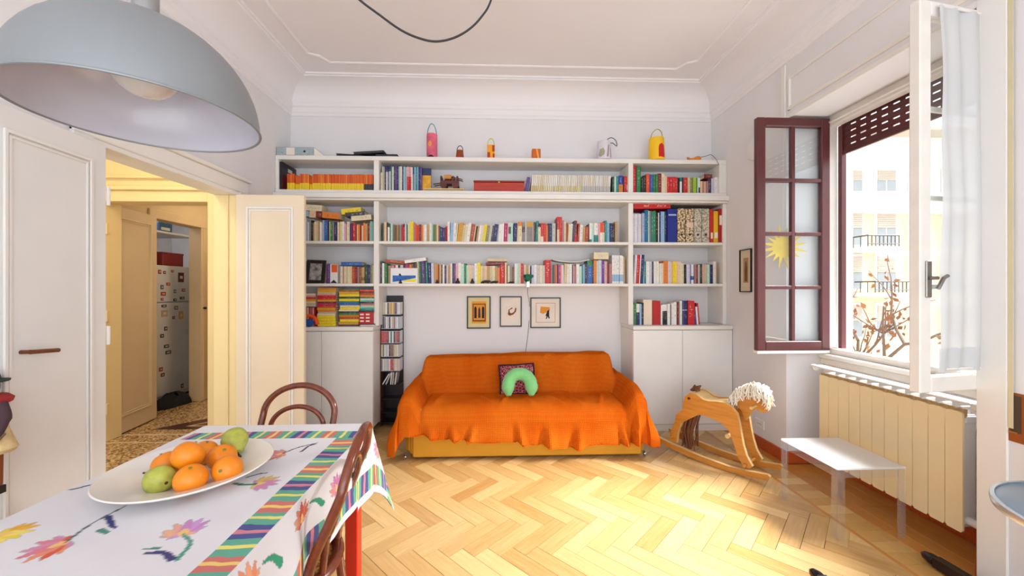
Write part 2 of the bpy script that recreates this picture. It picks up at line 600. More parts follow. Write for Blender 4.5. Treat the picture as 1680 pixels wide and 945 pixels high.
cornice('trim_3', lambda d, z, e: (XR - d, (YB - d) if e else YN0, z), 0, 1)
# plaster bead frame on the ceiling with stepped corners
def bead(name, pts, wd=0.022, h=0.012, m=None, up=(0, 0, -1)):
    mb = MB()
    for a, b in zip(pts[:-1], pts[1:]):
        a, b = Vector(a), Vector(b)
        d = (b - a).normalized()
        n = Vector(up).cross(d).normalized()
        a = a - d * wd * .5; b = b + d * wd * .5
        u = Vector(up)
        sec = [(-wd / 2, 0), (-wd / 2, h * .5), (-wd / 4, h), (wd / 4, h * .8), (wd / 2, h * .4), (wd / 2, 0)]
        vs = [p + n * s_ + u * t_ for p in (a, b) for s_, t_ in sec]
        mb.add(vs, [(i, (i + 1) % 6, 6 + (i + 1) % 6, 6 + i) for i in range(6)] + [(5, 4, 3, 2, 1, 0), (6, 7, 8, 9, 10, 11)])
    return struct(mb.build(name, m or M_ceil, None, 35))
fx0, fx1, fy1 = XL + 0.46, XR - 0.46, YB - 0.46
bead('trim_4', [(fx0, YN0, ZC), (fx0, fy1 - .14, ZC), (fx0 + .09, fy1 - .10, ZC), (fx0 + .14, fy1, ZC), (fx1 - .14, fy1, ZC),
                (fx1 - .09, fy1 - .10, ZC), (fx1, fy1 - .14, ZC), (fx1, YN0, ZC)])
# skirting boards
def skirting(name, mb):
    return struct(mb.build(name, M_red_base, None, 30))
skirting('baseboard_right', MB().box(XR - 0.016, XR, NY1, 3.78, 0, 0.10, 0.004).box(XR - 0.016, XR, YN0, NY0 - .12, 0, 0.10, 0.004)
         .box(XR, WX, NY1 - 0.016, NY1, 0, 0.10, 0.004).box(WX - 0.018, WX, NY0, NY1 - .016, 0, 0.13, 0.004).box(XR, WX - .018, NY0, NY0 + 0.016, 0, 0.10, 0.004))
skirting('baseboard_back', MB().box(-1.16, 1.27, YB - 0.016, YB, 0, 0.10, 0.004))
skirting('baseboard_left', MB().box(XL, XL + 0.016, YN0, DY0 - .15, 0, 0.10, 0.004))
# near jamb board and wall panel frame above the window
struct(MB().box(XR - 0.012, XR + 0.0005, NY0 - 0.115, NY0 + 0.001, 0, 3.20, 0.004).build('trim_5', M_trim))
def frame_on_right(name, y0, y1, z0, z1, wd=0.03):
    x = XR
    return bead(name, [(x, y0, z0), (x, y1, z0), (x, y1, z1), (x, y0, z1), (x, y0, z0)], wd, 0.014, M_trim, (-1, 0, 0))
frame_on_right('trim_6', 1.2, 3.02, 2.835, 3.075)
struct(MB().box(XR - 0.012, XR + .001, NY1 - .001, NY1 + 0.05, 2.70, 3.20, 0.004).box(XR - 0.010, XR + .001, 1.2, NY1, 2.755, 2.79, 0.004).build('trim_7', M_trim))

# ------------------------------------------------------------------ double door to the hall
case = MB()
struct(MB().box(XL - 0.17, XL + 0.02, DY1, DY1 + 0.03, 0, DZ - .0005, 0.004).box(XL - .06, XL - .045, DY1 - .012, DY1, 0, DZ - .001, .003).build('trim_11', M_cream2))   # far jamb lining
case.box(XL, XL + 0.025, DY1 + .03, DY1 + 0.135, 0, DZ + .12, 0.006)
case.box(XL - 0.17, XL + 0.0, DY0 - 0.03, DY0, 0, DZ, 0.004)
case.box(XL, XL + 0.022, DY0 - 0.12, DY0 - 0.01, 0, DZ + .12, 0.006)
case.box(XL - 0.17, XL + 0.02, DY0 - .03, DY1 + .03, DZ, DZ + 0.03, 0.004)
case.box(XL, XL + 0.028, DY0 - .12, DY1 + .135, DZ + .03, DZ + 0.13, 0.006)
case.box(XL, XL + 0.05, DY0 - .14, DY1 + .155, DZ + .13, DZ + 0.16, 0.006)
struct(case.build('trim_8', M_trim))

def leaf(name, wd, h, m, m2, hinge, ang, th=0.038, z0=0.01):
    """door leaf running along +x from its hinge, face towards -y, with sunk panels"""
    T = Matrix.Translation(hinge) @ Matrix.Rotation(ang, 4, 'Z')
    o = MB().xf(T).box(0, wd, 0, th, z0, h, 0.004).build(name, m)
    struct(o)
    mb = MB().xf(T)
    a, b, lo, hi = 0.085, wd - 0.085, 0.17, h - 0.10
    for sgn, y0 in ((-1, 0.0), (1, th)):
        for q, (d0, d1, t) in enumerate(((0, 0.016, 0.010), (0.022, 0.034, 0.006))):
            y1 = y0 + sgn * t
            mb.box(a + d0, a + d1, y0, y1, lo + d0, hi - d0, 0.002).box(b - d1, b - d0, y0, y1, lo + d0, hi - d0, 0.002)
            mb.box(a + d1, b - d1, y0, y1, lo + d0, lo + d1, 0.002).box(a + d1, b - d1, y0, y1, hi - d1, hi - d0, 0.002)
    mb.build('panel_moulding', m2, o)
    return o, T
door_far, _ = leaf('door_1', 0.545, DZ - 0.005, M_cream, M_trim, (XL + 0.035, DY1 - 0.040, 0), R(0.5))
door_near, Tn = leaf('door_2', 0.575, DZ - 0.005, M_white, M_trim, (XL + 0.028, DY0 - 0.0, 0), R(-83.5))
mb = MB().xf(Tn)
mb.tube([(0.31, 0.083, 1.118), (0.43, 0.083, 1.128)], 0.010, 10).tube([(0.42, 0.083, 1.127), (0.42, 0.038, 1.127)], 0.009, 8)
mb.build('door_handle', wood('handle_wood', '#5a2c14', '#7d4322', 0.3), door_near)
mb = MB().xf(Tn)
for z in (0.35, 1.15, 1.9):
    mb.tube([(-0.004, 0.044, z - .05), (-0.004, 0.044, z + .05)], 0.008, 8)
mb.build('hinge', M_trim, door_near)

# ------------------------------------------------------------------ hall and passage behind the double door
HX = -4.0
def terrazzo():
    m, t, b = new_mat('terrazzo')
    tc = node(t, 'ShaderNodeTexCoord')
    v = node(t, 'ShaderNodeTexVoronoi', i_Scale=70.0)
    t.links.new(tc.outputs['Object'], v.inputs['Vector'])
    sp = node(t, 'ShaderNodeSeparateColor')
    t.links.new(v.outputs['Color'], sp.inputs[0])
    rp = node(t, 'ShaderNodeValToRGB'); rp.color_ramp.interpolation = 'CONSTANT'
    e = rp.color_ramp.elements
    cols = [(0, '#a5835a'), (0.25, '#c4a474'), (0.5, '#83623c'), (0.68, '#dcc298'), (0.85, '#5a4430'), (0.93, '#b3844e')]
    e[0].color = lin(cols[0][1]) + (1,); e[1].position, e[1].color = cols[1][0], lin(cols[1][1]) + (1,)
    for p, c in cols[2:]:
        q = e.new(p); q.color = lin(c) + (1,)
    t.links.new(sp.outputs[0], rp.inputs[0]); t.links.new(rp.outputs[0], b.inputs['Base Color'])
    b.inputs['Roughness'].default_value = 0.18
    return m
M_terr = terrazzo()
M_inlay = mat('pale_marble_inlay', '#d8c3a0', 0.2)
M_dkinlay = mat('dark_marble_inlay', '#4a2415', 0.2)
M_rdinlay = mat('red_marble_inlay', '#7b3f22', 0.2, var=0.35, scale=60)
hf = struct(MB().box(-5.3, XL - 0.02, 1.2, 6.6, -0.06, 0.0).build('floor', M_terr))
hf.name = 'floor_hall'
PY = 3.68                                           # partition with the passage doorway
MB().box(-4.0, XL - .16, PY + .17, PY + .20, 0, 0.0012).box(-4.0, XL - .16, PY - 0.02, PY + .0, 0, 0.0012).build('inlay', M_inlay, hf)
def tri(mb, a, b, c, z):
    mb.add([(*a, z), (*b, z), (*c, z)], [(0, 1, 2)])
mb = MB()
mb.prism([(-3.45, 4.0), (-2.40, 4.0), (-2.40, 5.1)], 'z', 0, 0.0012)
mb.build('inlay', M_dkinlay, hf)
mb = MB().prism([(-3.18, 4.08), (-2.40, 4.08), (-2.40, 4.90)], 'z', 0.0008, 0.0018)
mb.build('inlay', M_inlay, hf)
mb = MB().prism([(-3.13, 4.10), (-2.40, 4.10), (-2.40, 4.87)], 'z', 0.0012, 0.0024)
mb.build('inlay', M_rdinlay, hf)
struct(MB().box(HX - 0.1, HX, 1.2, PY, 0, 3.1).build('wall_hall', M_cream2))
pw = MB()
JL, JR, JH = -3.60, -2.66, 2.195
pw.box(HX, JL - 0.0, PY, PY + .16, 0, 3.1).box(JR, XL - .16, PY, PY + .16, 0, 3.1).box(JL, JR, PY, PY + .16, JH, 3.1)
struct(pw.build('wall_partition', M_cream2))
tb = MB()
tb.box(JR - 0.0, JR + 0.10, PY - 0.022, PY, 0, JH + 0.10, 0.004).box(JL - 0.10, JL, PY - 0.022, PY, 0, JH + 0.10, 0.004)
tb.box(JL, JR, PY - 0.022, PY, JH, JH + 0.10, 0.004)
tb.box(JL - 0.12, JR + 0.12, PY - 0.05, PY, JH + 0.10, JH + 0.135, 0.006)
tb.box(JL - 0.12, JR + 0.12, PY - 0.035, PY, JH + 0.21, JH + 0.235, 0.005)
tb.box(JR - 0.015, JR, PY, PY + .16, 0, JH, 0.003).box(JL, JL + 0.015, PY, PY + .16, 0, JH, 0.003)
struct(tb.build('trim_9', M_cream2))
struct(MB().box(-5.3, XL - .16, 1.2, 6.6, 3.1, 3.16).build('ceiling_hall', M_cream2))
# passage: right wall, end wall, left wall with the kitchen doorway
KX, KY0, KY1, KH = -3.72, 4.36, 4.99, 2.16
struct(MB().box(XL - .30, XL - .16, PY + .16, 6.5, 0, 3.1).box(KX, XL - .16, 6.4, 6.5, 0, 3.1)
       .build('wall_passage', mat('passage_paint', '#dcc59a', 0.7, var=.03)))
kw_ = MB().box(KX - .12, KX, PY + .16, KY0, 0, 3.1).box(KX - .12, KX, KY1 + .01, 6.5, 0, 3.1).box(KX - .12, KX, KY0, KY1 + .01, KH + .01, 3.1)
struct(kw_.build('wall_kitchen', MATS['passage_paint']))
kt = MB().box(KX - .135, KX + .02, KY1 - 0.0, KY1 + .09, 0, KH, 0.005).box(KX - .0, KX + .02, KY0 - .09, KY0, 0, KH, 0.005)
kt.box(KX - .137, KX + .022, KY0 - .092, KY1 + .092, KH, KH + .10, 0.005).box(KX, KX + .03, KY1 + .02, KY1 + .045, 0, KH, .004)
struct(kt.build('trim_10', mat('beige_trim_paint', '#dbc39b', 0.5, var=.03)))
MB().tube([(KX + .02, KY1 + .035, 1.16), (KX + .05, KY1 + .035, 1.16)], 0.016, 10).build('door_knob', mat('dark_brass', '#3d2a16', 0.35, 0.8), bpy.data.objects['trim_10'])
door_pass, Tp = leaf('door_3', 0.64, JH - 0.01, M_cream3, mat('beige_moulding', '#e3d2b2', .5), (JL + 0.012, PY + 0.03, 0), R(99))
mb = MB().xf(Tp)
for z in (0.3, 1.15, 1.95):
    mb.box(-0.03, 0.0, -0.012, 0.03, z - .05, z + .05, 0.003)
mb.build('hinge', M_cream2, door_pass)
struct(MB().box(-5.3, -5.2, 3.8, 6.5, 0, 3.1).box(-5.3, KX - .12, 6.4, 6.5, 0, 3.1).box(-5.3, KX - .12, 3.7, 3.8, 0, 3.1)
       .build('wall_kitchen_far', mat('kitchen_paint', '#d6d6da', .7)))

# ------------------------------------------------------------------ fridge with magnets seen through the kitchen doorway
FX = -4.12                                           # fridge front faces +X
M_fr = mat('fridge_enamel', '#d5d6dc', 0.3)
fr = thing('fridge', 'tall white fridge covered in magnets, seen through the kitchen doorway', 'fridge', (-4.42, 4.95, 0))
MB().box(-4.75, FX - 0.03, 4.62, 5.46, 0.03, 1.69, 0.01).build('body', M_fr, fr)
fd = MB().box(FX - 0.03, FX, 4.62, 5.46, 1.235, 1.69, 0.012).build('door', M_fr, fr)
fd2 = MB().box(FX - 0.03, FX, 4.62, 5.46, 0.08, 1.225, 0.012).build('door', M_fr, fr)
for d, z0, z1 in ((fd, 1.28, 1.5), (fd2, 0.95, 1.2)):
    MB().box(FX, FX + 0.02, 5.41, 5.435, z0, z1, 0.004).build('handle', M_fr, d)
MB().box(-4.75, FX - 0.05, 4.64, 5.44, 0.0, 0.03).build('plinth', M_black, fr)
def onfr(px, py):
    return atx(px, py, FX + 0.003)
mags = [(262, 446, 5, 7, 'b03028', 'red'), (270, 447, 4, 5, '40302c', 'dark brown'), (283, 445, 4, 4, 'a8352c', 'dark red'),
        (297, 455, 9, 16, '57242e', 'maroon and white photo'), (276, 466, 6, 5, 'c23a2c', 'bright red'), (266, 471, 5, 7, '5b5f73', 'slate blue'),
        (268, 482, 8, 6, 'b2352f', 'large red'), (266, 491, 4, 4, '8c2530', 'small wine red'), (287, 478, 4, 6, '5b7f93', 'pale blue'),
        (301, 476, 5, 5, 'b4433a', 'round red'), (299, 489, 7, 4, '2a2a30', 'long black'), (287, 492, 5, 4, '303a38', 'black square'),
        (269, 502, 8, 4, '3b3c4c', 'navy strip'), (289, 505, 6, 6, '6f7f58', 'green'), (297, 517, 7, 12, 'c9a46a', 'tan card'),
        (285, 521, 4, 4, '38404a', 'dark grey'), (270, 514, 10, 10, 'b9a283', 'beige note'), (272, 539, 5, 6, '454652', 'charcoal tilted'),
        (266, 551, 6, 5, '33323d', 'black oblong'), (273, 568, 8, 4, '44465a', 'blue grey strip'), (276, 578, 9, 4, '50566a', 'wide blue grey strip'),
        (264, 606, 6, 5, 'a5423c', 'low red'), (267, 615, 6, 4, '6d3a3a', 'low brownish red'), (299, 633, 4, 6, '8a5a50', 'lowest pinkish brown')]
for px, py, w_, h_, c, nm in mags:
    a, b = onfr(px - w_ / 2, py - h_ / 2), onfr(px + w_ / 2, py + h_ / 2)
    if min(a.y, b.y) < 4.63 or max(a.y, b.y) > 5.45:
        sh = 4.66 - min(a.y, b.y) if min(a.y, b.y) < 4.63 else 0
        a.y += max(0, sh); b.y += max(0, sh)
    mg = MB().box(FX, FX + 0.006, a.y, b.y, min(a.z, b.z), max(a.z, b.z), 0.0015)
    mg.mi(1).box(FX + 0.0055, FX + 0.0068, a.y + (b.y - a.y) * .25, a.y + (b.y - a.y) * .75, b.z + (a.z - b.z) * .35, b.z + (a.z - b.z) * .65)
    tag(mg.build('fridge_magnet', [mat('magnet_' + c, '#' + c, .5), mat('magnet_print', '#d9d2c4', .5)]), '%s magnet stuck on the white fridge' % nm, 'magnet', 'magnets on the fridge')
def crate(name, x0, x1, y0, y1, z0, z1, m, label, cat, lid=True):
    t = thing(name, label, cat, ((x0 + x1) / 2, (y0 + y1) / 2, z0))
    MB().box(x0, x1, y0, y1, z0, z1 - .02, 0.006).build('body', m, t)
    MB().box(x0 - .004, x1 + .004, y0 - .004, y1 + .004, z1 - .025, z1, 0.006).build('lid', m, t)
    return t
crate('storage_tin', -4.42, -4.16, 4.98, 5.30, 1.69, 1.86, mat('red_tin', '#8f1f22', .35), 'dark red storage tin on top of the fridge', 'tin')
tag(MB().box(-4.35, -4.2, 4.80, 4.92, 1.69, 1.77, .005).mi(1).box(-4.2005, -4.198, 4.815, 4.905, 1.71, 1.76).build('carton', [mat('white_carton', '#dcd6cc', .6), mat('red_print', '#b0302c', .5)]),
    'small white carton with red print beside the red tin on the fridge', 'box')
ks = thing('wall_shelf', 'white kitchen wall shelf above the fridge', 'shelf', (-4.45, 4.95, 2.10))
MB().box(-4.75, -4.15, 4.45, 5.5, 2.09, 2.115, .003).build('board', M_white, ks)
MB().box(-4.75, -4.15, 4.50, 4.52, 2.115, 2.75, .003).build('side_panel', M_white, ks)
for i, (y0, c) in enumerate(((4.70, '2b4a78'), (4.95, '39618c'))):
    tag(MB().box(-4.5, -4.18, y0, y0 + .2, 2.115, 2.20 + .03 * i, .006).mi(1).box(-4.1805, -4.178, y0 + .03, y0 + .16, 2.135, 2.17).build('carton', [mat('blue_carton_%d' % i, '#' + c, .5), MATS['white_carton']]),
        ('dark blue carton, the nearer one on the kitchen wall shelf', 'lighter blue carton, the farther one on the kitchen wall shelf')[i], 'box')
bag = MB()
bag.grid(lambda i, j: (-3.94 + 0.15 * math.cos(j / 20 * 2 * math.pi) * math.sin(math.pi * (i / 10) * .5 + .001) * (1 + .15 * math.sin(j * 1.9)),
                       4.86 + 0.24 * math.sin(j / 20 * 2 * math.pi) * math.sin(math.pi * (i / 10) * .5 + .001) * (1 + .1 * math.sin(j * 1.3)),
                       0.13 * math.cos(math.pi * (i / 10) * .5) * (1 + .2 * math.sin(j * 1.1 + i))), 11, 21)
tag(bag.build('cloth_bag', mat('black_cloth', '#15151a', .9)), 'slumped black cloth bag on the floor before the fridge', 'bag')

# ------------------------------------------------------------------ window: frame, two casements opened inwards, roller shutter
M_brown = mat('brown_window_paint', '#5b2b2c', 0.35, var=.08, scale=8)
M_wfr = mat('white_window_paint', '#e6e1da', 0.45, var=.04, scale=9)
M_glass = glass('window_glass', (0.96, 0.98, 0.98))
wf = MB()
wf.box(WX, WX + .07, NY0 + .0, NY0 + .05, SILL, NZ - .02, .004).box(WX, WX + .07, NY1 - .05, NY1, SILL, NZ - .02, .004)
wf.box(WX, WX + .07, NY0 + .05, NY1 - .05, NZ - .08, NZ, .004).box(WX, WX + .07, NY0 + .05, NY1 - .05, SILL, SILL + .045, .004)
wf.box(WX - .018, WX, NY0, NY1, NZ - .06, NZ - .045, .004)
win = struct(wf.build('window_1', M_wfr))
MB().box(WX - .055, WX + .01, NY0 + .001, NY1 - .001, SILL - .035, SILL + .002, .008).box(WX - .03, WX - .001, NY0 + .001, NY1 - .001, SILL - .085, SILL - .035, .006).build('window_sill', M_wfr, win)
MB().box(WX + .07, WX + .11, NY1 - .085, NY1 - .05, SILL + .045, NZ - .08, .003).box(WX + .07, WX + .11, NY0 + .05, NY0 + .085, SILL + .045, NZ - .08, .003).build('shutter_guide', M_brown, win)
# slats of the half-raised shutter, light slits punched through each
SB = 2.475
nsl = 6
slat = MB()
y0_, y1_ = NY0 + .06, NY1 - .06
for k in range(nsl):
    zc = SB + .0275 + k * .05
    slat = MB()
    slat.box(WX + .085, WX + .097, y0_, y1_, zc - .021, zc + .012, .003)
    n = 14
    for q in range(n):
        a = y0_ + (y1_ - y0_) * q / n
        slat.box(WX + .088, WX + .094, a, a + (y1_ - y0_) / n * (.42 if q < n - 1 else 1), zc + .012, zc + .027)
    slat.box(WX + .087, WX + .095, y0_, y1_, zc + .0225, zc + .0295)
    slat.build('shutter_slat', M_brown, win)
MB().box(WX + .08, WX + .10, y0_, y1_, SB - .02, SB + .012, .003).build('shutter_bar', M_brown, win)

CH0, CH1 = 0.915, 2.745                             # casement height
def casement(name, hinge, ang, wd, label, m, panes, sgn):
    T = Matrix.Translation(hinge) @ Matrix.Rotation(ang, 4, 'Z')
    t = thing(name, label, 'window', hinge)
    fw, th = 0.068, 0.045
    MB().xf(T).box(0, fw, -th / 2, th / 2, CH0, CH1, .005).build('stile', m, t)
    MB().xf(T).box(wd - fw, wd, -th / 2, th / 2, CH0, CH1, .005).build('stile', m, t)
    MB().xf(T).box(fw, wd - fw, -th / 2, th / 2, CH1 - fw, CH1, .005).build('rail', m, t)
    MB().xf(T).box(fw, wd - fw, -th / 2, th / 2, CH0, CH0 + fw * 1.1, .005).build('rail', m, t)
    return t, T, fw, th
cas, T1, fw, th = casement('casement', (WX - .006, NY1 - .045, 0), R(180.6), 0.592, 'open brown casement with eight glass panes on far side of window', M_brown, None, 1)
wi, hi_ = 0.592 - 2 * fw, CH1 - CH0 - fw * 2.1
zb = CH0 + fw * 1.1
MB().xf(T1).box(.592 / 2 - .014, .592 / 2 + .014, -.018, .018, zb, zb + hi_, .003).build('glazing_bar', M_brown, cas)
for k in (1, 2, 3):
    z = zb + hi_ * k / 4
    for a, b in ((fw, .592 / 2 - .014), (.592 / 2 + .014, .592 - fw)):
        MB().xf(T1).box(a, b, -.018, .018, z - .014, z + .014, .003).build('glazing_bar', M_brown, cas)
for i in range(2):
    for k in range(4):
        a = fw if i == 0 else .592 / 2 + .014
        MB().xf(T1).box(a, a + .592 / 2 - .014 - fw, -.003, .003, zb + hi_ * k / 4 + (.014 if k else 0), zb + hi_ * (k + 1) / 4 - (.014 if k < 3 else 0)).build('pane', M_glass, cas)
MB().xf(T1).box(0.01, .58, -.026, -.0225, CH0 - .0, CH0 + .02).build('drip_strip', M_wfr, cas)
mb = MB().xf(T1)
mb.box(0, .592, -.0225 - .006, -.0225, CH0 - .022, CH0 + .0, .002).box(0, .592, -.0285, .0225, CH0 - .024, CH0 - .0005, .003)
mb.build('weather_bar', M_wfr, cas)
# yellow paper star hung in that casement
st = MB()
c0 = T1 @ Vector((.345, .010, 1.735))
pts = []
for k in range(32):
    a = 2 * math.pi * k / 32
    r_ = 0.185 * (1 + .14 * math.sin(k * 2.3)) if k % 2 else 0.085
    pts.append((c0.x + r_ * math.cos(a), c0.z + r_ * math.sin(a) * .9))
st.prism(pts, 'y', c0.y + .038, c0.y + .042)
star = tag(st.build('paper_star', mat('yellow_paper', '#f2cf2e', .7, var=.1, scale=20)), 'yellow paper sunburst hung behind the brown casement glass', 'decoration')
mb = MB().tube([(c0.x, c0.y + .040, c0.z + .1), (c0.x, c0.y + .040, CH1 - .04)], .0012, 5)
mb.build('thread', M_wfr, star)

cas2, T2, fw, th = casement('casement', (WX - .006, NY0 + .075, 0), R(189.8), 0.68, 'open white casement with sheer curtain on near side of window', M_wfr, None, 1)
wi = .67 - 2 * fw
MB().xf(T2).box(fw, .67 - fw, -.003, .003, CH0 + fw * 1.1, CH1 - fw).build('pane', M_glass, cas2)
for k in (1, 2, 3):
    z = zb + hi_ * k / 4
    MB().xf(T2).box(fw, .67 - fw, -.018, -.004, z - .013, z + .013, .003).build('glazing_bar', M_wfr, cas2)
mb = MB().xf(T2)
mb.box(.67 - .052, .67 - .018, .022, .030, 1.36, 1.53, .003).tube([(.67 - .035, .03, 1.45), (.67 - .035, .062, 1.45)], .008, 8)
mb.tube([(.67 - .035, .060, 1.40), (.67 - .06, .066, 1.45), (.67 - .085, .066, 1.46)], .008, 8)
mb.build('handle', mat('steel_handle', '#8a8680', .3, .9), cas2)
# sheer curtain on two rods on the room face of the white casement
cu = thing('sheer_curtain', 'white sheer curtain stretched on the open white casement', 'curtain', T2 @ Vector((.3, 0, CH0)))
m, t_, b_ = new_mat('sheer_cloth')
t_.nodes.remove(b_)
d1 = node(t_, 'ShaderNodeBsdfDiffuse'); d1.inputs[0].default_value = (.72, .73, .74, 1)
d2 = node(t_, 'ShaderNodeBsdfTranslucent'); d2.inputs[0].default_value = (.7, .71, .72, 1)
d3 = node(t_, 'ShaderNodeBsdfTransparent')
x1 = node(t_, 'ShaderNodeMixShader'); x1.inputs[0].default_value = .30
x2 = node(t_, 'ShaderNodeMixShader'); x2.inputs[0].default_value = .06
t_.links.new(d1.outputs[0], x1.inputs[1]); t_.links.new(d2.outputs[0], x1.inputs[2])
t_.links.new(x1.outputs[0], x2.inputs[1]); t_.links.new(d3.outputs[0], x2.inputs[2])
t_.links.new(x2.outputs[0], t_.nodes['Material Output'].inputs[0])
mb = MB().xf(T2)
def cpt(i, j):
    u, v = i / 60, j / 30
    edge = .67 - .075 - .02 * math.sin(v * 3.0) - .006 * math.sin(v * 17)
    x = .02 + (edge - .02) * u
    return (x, .036 + .006 * math.sin(u * 34 + .7 * math.sin(v * 5)) + .004 * math.sin(u * 15), CH0 + .10 + (CH1 - CH0 - .13) * v)
mb.grid(cpt, 61, 31)
mb.build('cloth', m, cu)
mb = MB().xf(T2)
def cpt2(i, j):
    p = cpt(i, 0); return (p[0], p[1] - .002, p[2] + .11 * j / 2 - .0)
mb.grid(cpt2, 61, 3)
mb.build('hem', m, cu)
for z in (CH1 - .03, CH0 + .11):
    MB().xf(T2).tube([(.015, .034, z), (.58, .034, z)], .006, 8).build('rod', M_wfr, cu)

# ------------------------------------------------------------------ radiator in the recess
M_rad = mat('radiator_cream', '#e3cfa4', 0.4, var=.02)
M_radw = mat('radiator_white', '#dcdbd8', 0.4, var=.02)
rad = thing('radiator', 'cream panelled radiator with eleven sections under the window', 'radiator', (2.42, 2.42, 0.15))
RX, RZ0, RZ1 = 2.357, 0.157, 0.772
ry1 = 2.79
sw = 0.0808
pts = [(-sw / 2 + .0016, RZ0 + .012), (-sw / 2 + .010, RZ0)] + [(sw / 2 - .010, RZ0), (sw / 2 - .0016, RZ0 + .012), (sw / 2 - .0016, RZ1 - .018)]
pts += [(sw / 2 - .005, RZ1 - .005), (sw / 4, RZ1), (-sw / 4, RZ1), (-sw / 2 + .005, RZ1 - .005), (-sw / 2 + .0016, RZ1 - .018)]
sec = MB().prism(pts, 'x', RX, RX + .010)
sec = sec.mesh('section', M_rad, 30)
fin = MB()
fin.box(RX + .012, RX + .085, -.006, .006, RZ0 + .01, RZ1 + .022, .003)
for q in (-.026, .026):
    fin.box(RX + .012, RX + .080, q - .004, q + .004, RZ0 + .03, RZ1 - .015)
fin.box(RX + .02, RX + .08, -.037, .037, RZ0 + .04, RZ0 + .075, .004).box(RX + .02, RX + .08, -.037, .037, RZ1 - .06, RZ1 - .02, .004)
fin.mi(1).box(RX + .0105, RX + .030, -.036, .036, RZ1 - .03, RZ1 + .014)  # tan block filling the slot behind each panel top
fin = fin.mesh('section_fins', [M_radw, mat('slot_tan', '#a98a5e', .8, var=.2, scale=40)], 30)
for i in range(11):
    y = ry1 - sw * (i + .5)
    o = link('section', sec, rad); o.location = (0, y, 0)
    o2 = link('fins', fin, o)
MB().box(RX - .004, RX + .075, ry1 - 11 * sw - .03, ry1 + .06, RZ1 + .045, RZ1 + .058, .006).build('top_ledge', M_radw, rad)
for y in (ry1 + .075, ry1 - 11 * sw - .034):
    s_ = 1 if y > 2.4 else -1
    MB().xf(Matrix.Translation((RX + .03, y, RZ1 + .035)) @ Matrix.Rotation(R(90 * -s_), 4, 'X')).lathe([(0, -.01), (.022, -.008), (.024, .01), (.017, .03), (.010, .04), (0, .041)], seg=14).build('valve_cap', M_radw, rad)
mb = MB().tube(bez([(RX + .04, ry1 - 11 * sw + .01, RZ0 + .06), (RX + .04, ry1 - 11 * sw - .02, RZ0 + .06), (RX + .05, ry1 - 11 * sw - .04, RZ0 + .02), (RX + .05, ry1 - 11 * sw - .04, 0.0)], 8), .012, 10)
mb.xf(Matrix.Translation((RX + .04, ry1 - 11 * sw - .01, RZ0 + .06)) @ Matrix.Rotation(R(90), 4, 'X')).lathe([(0, -.03), (.02, -.028), (.02, .02), (.012, .03), (0, .031)], seg=12)
mb.build('supply_pipe', M_radw, rad)
MB().box(RX + .085, WX, ry1 - .2, ry1 - .17, .6, .63).box(RX + .085, WX, ry1 - .75, ry1 - .72, .6, .63).build('bracket', M_radw, rad)

# ------------------------------------------------------------------ shutter strap winder, socket, wall picture, round vent on the window wall
wd_ = thing('strap_winder', 'brown shutter strap winder plate set in wall beside window', 'strap winder', (XR, 1.65, .70))
p0, p1 = atx(1650, 649, XR), atx(1684, 739, XR)
ya, yb_, za, zb_ = p1.y, p0.y, .715, .935
MB().box(XR - .006, XR + .001, ya, yb_, za, zb_, .003).build('plate', mat('bronze_plate', '#9c5a2c', .35, .4), wd_)
MB().box(XR - .0075, XR - .006, ya + .012, yb_ - .02, za + .045, zb_ - .012).build('slot', mat('dark_slot', '#4c3a2e', .6), wd_)
MB().box(XR - .0115, XR - .0095, yb_ - .034, yb_ - .016, za + .06, 2.74).build('strap', mat('cream_strap', '#d9cba6', .9, bump=.3), wd_)
MB().tube([(XR - .010, ya + .02, za + .045), (XR - .010, yb_ - .02, za + .045)], .004, 8).build('roller', mat('brass', '#c79a4e', .3, .9), wd_)

p = atx(1247, 695, XR)
so = thing('wall_socket', 'white wall socket above the skirting behind the rocking horse', 'socket', (XR, p.y, p.z))
MB().box(XR - .008, XR, p.y - .06, p.y + .06, p.z - .04, p.z + .04, .004).build('plate', M_white, so)
mb = MB()
for q in (-.019, 0, .019):
    mb.xf(Matrix.Translation((XR - .008, p.y + q, p.z)) @ Matrix.Rotation(R(-90), 4, 'Y')).lathe([(0, .0), (.004, .0), (.004, .0015), (0, .0015)], seg=10)
mb.build('holes', M_black, so)

def art_frame(name, label, c, wd, h, side, fr_m, mat_m, arts, fw=.014, th=.018, loc_y=YB):
    """framed picture; side 'b' hangs on the bookcase wall, 'r' on the window wall; arts = (x0,x1,z0,z1,material) in 0..1"""
    t = thing(name, label, 'picture', c)
    if side == 'b': T = Matrix.Translation(c)
    else: T = Matrix.Translation(c) @ Matrix.Rotation(R(-90), 4, 'Z')
    a, b = -wd / 2, wd / 2
    z0, z1 = -h / 2, h / 2
    mb = MB().xf(T)
    mb.box(a, a + fw, -th, 0, z0, z1, .002).box(b - fw, b, -th, 0, z0, z1, .002).box(a + fw, b - fw, -th, 0, z0, z0 + fw, .002).box(a + fw, b - fw, -th, 0, z1 - fw, z1, .002)
    mb.build('frame', fr_m, t)
    pr = MB().xf(T).box(a + fw, b - fw, -.006, -.001, z0 + fw, z1 - fw).build('mount', mat_m, t)
    for i, (f, m) in enumerate(arts):
        q = MB().xf(T)
        y = -.0064 - .0004 * i
        for poly in f:
            q.prism([(a + x * wd, z0 + z * h) for x, z in poly], 'y', y, y + .0004)
        q.build('print', m, pr)
    return t
def rect(x0, x1, z0, z1): return [(x0, z0), (x1, z0), (x1, z1), (x0, z1)]
M_bfr = mat('black_frame', '#16130f', .35)
M_paper = mat('paper_mount', '#e9dfd3', .8)
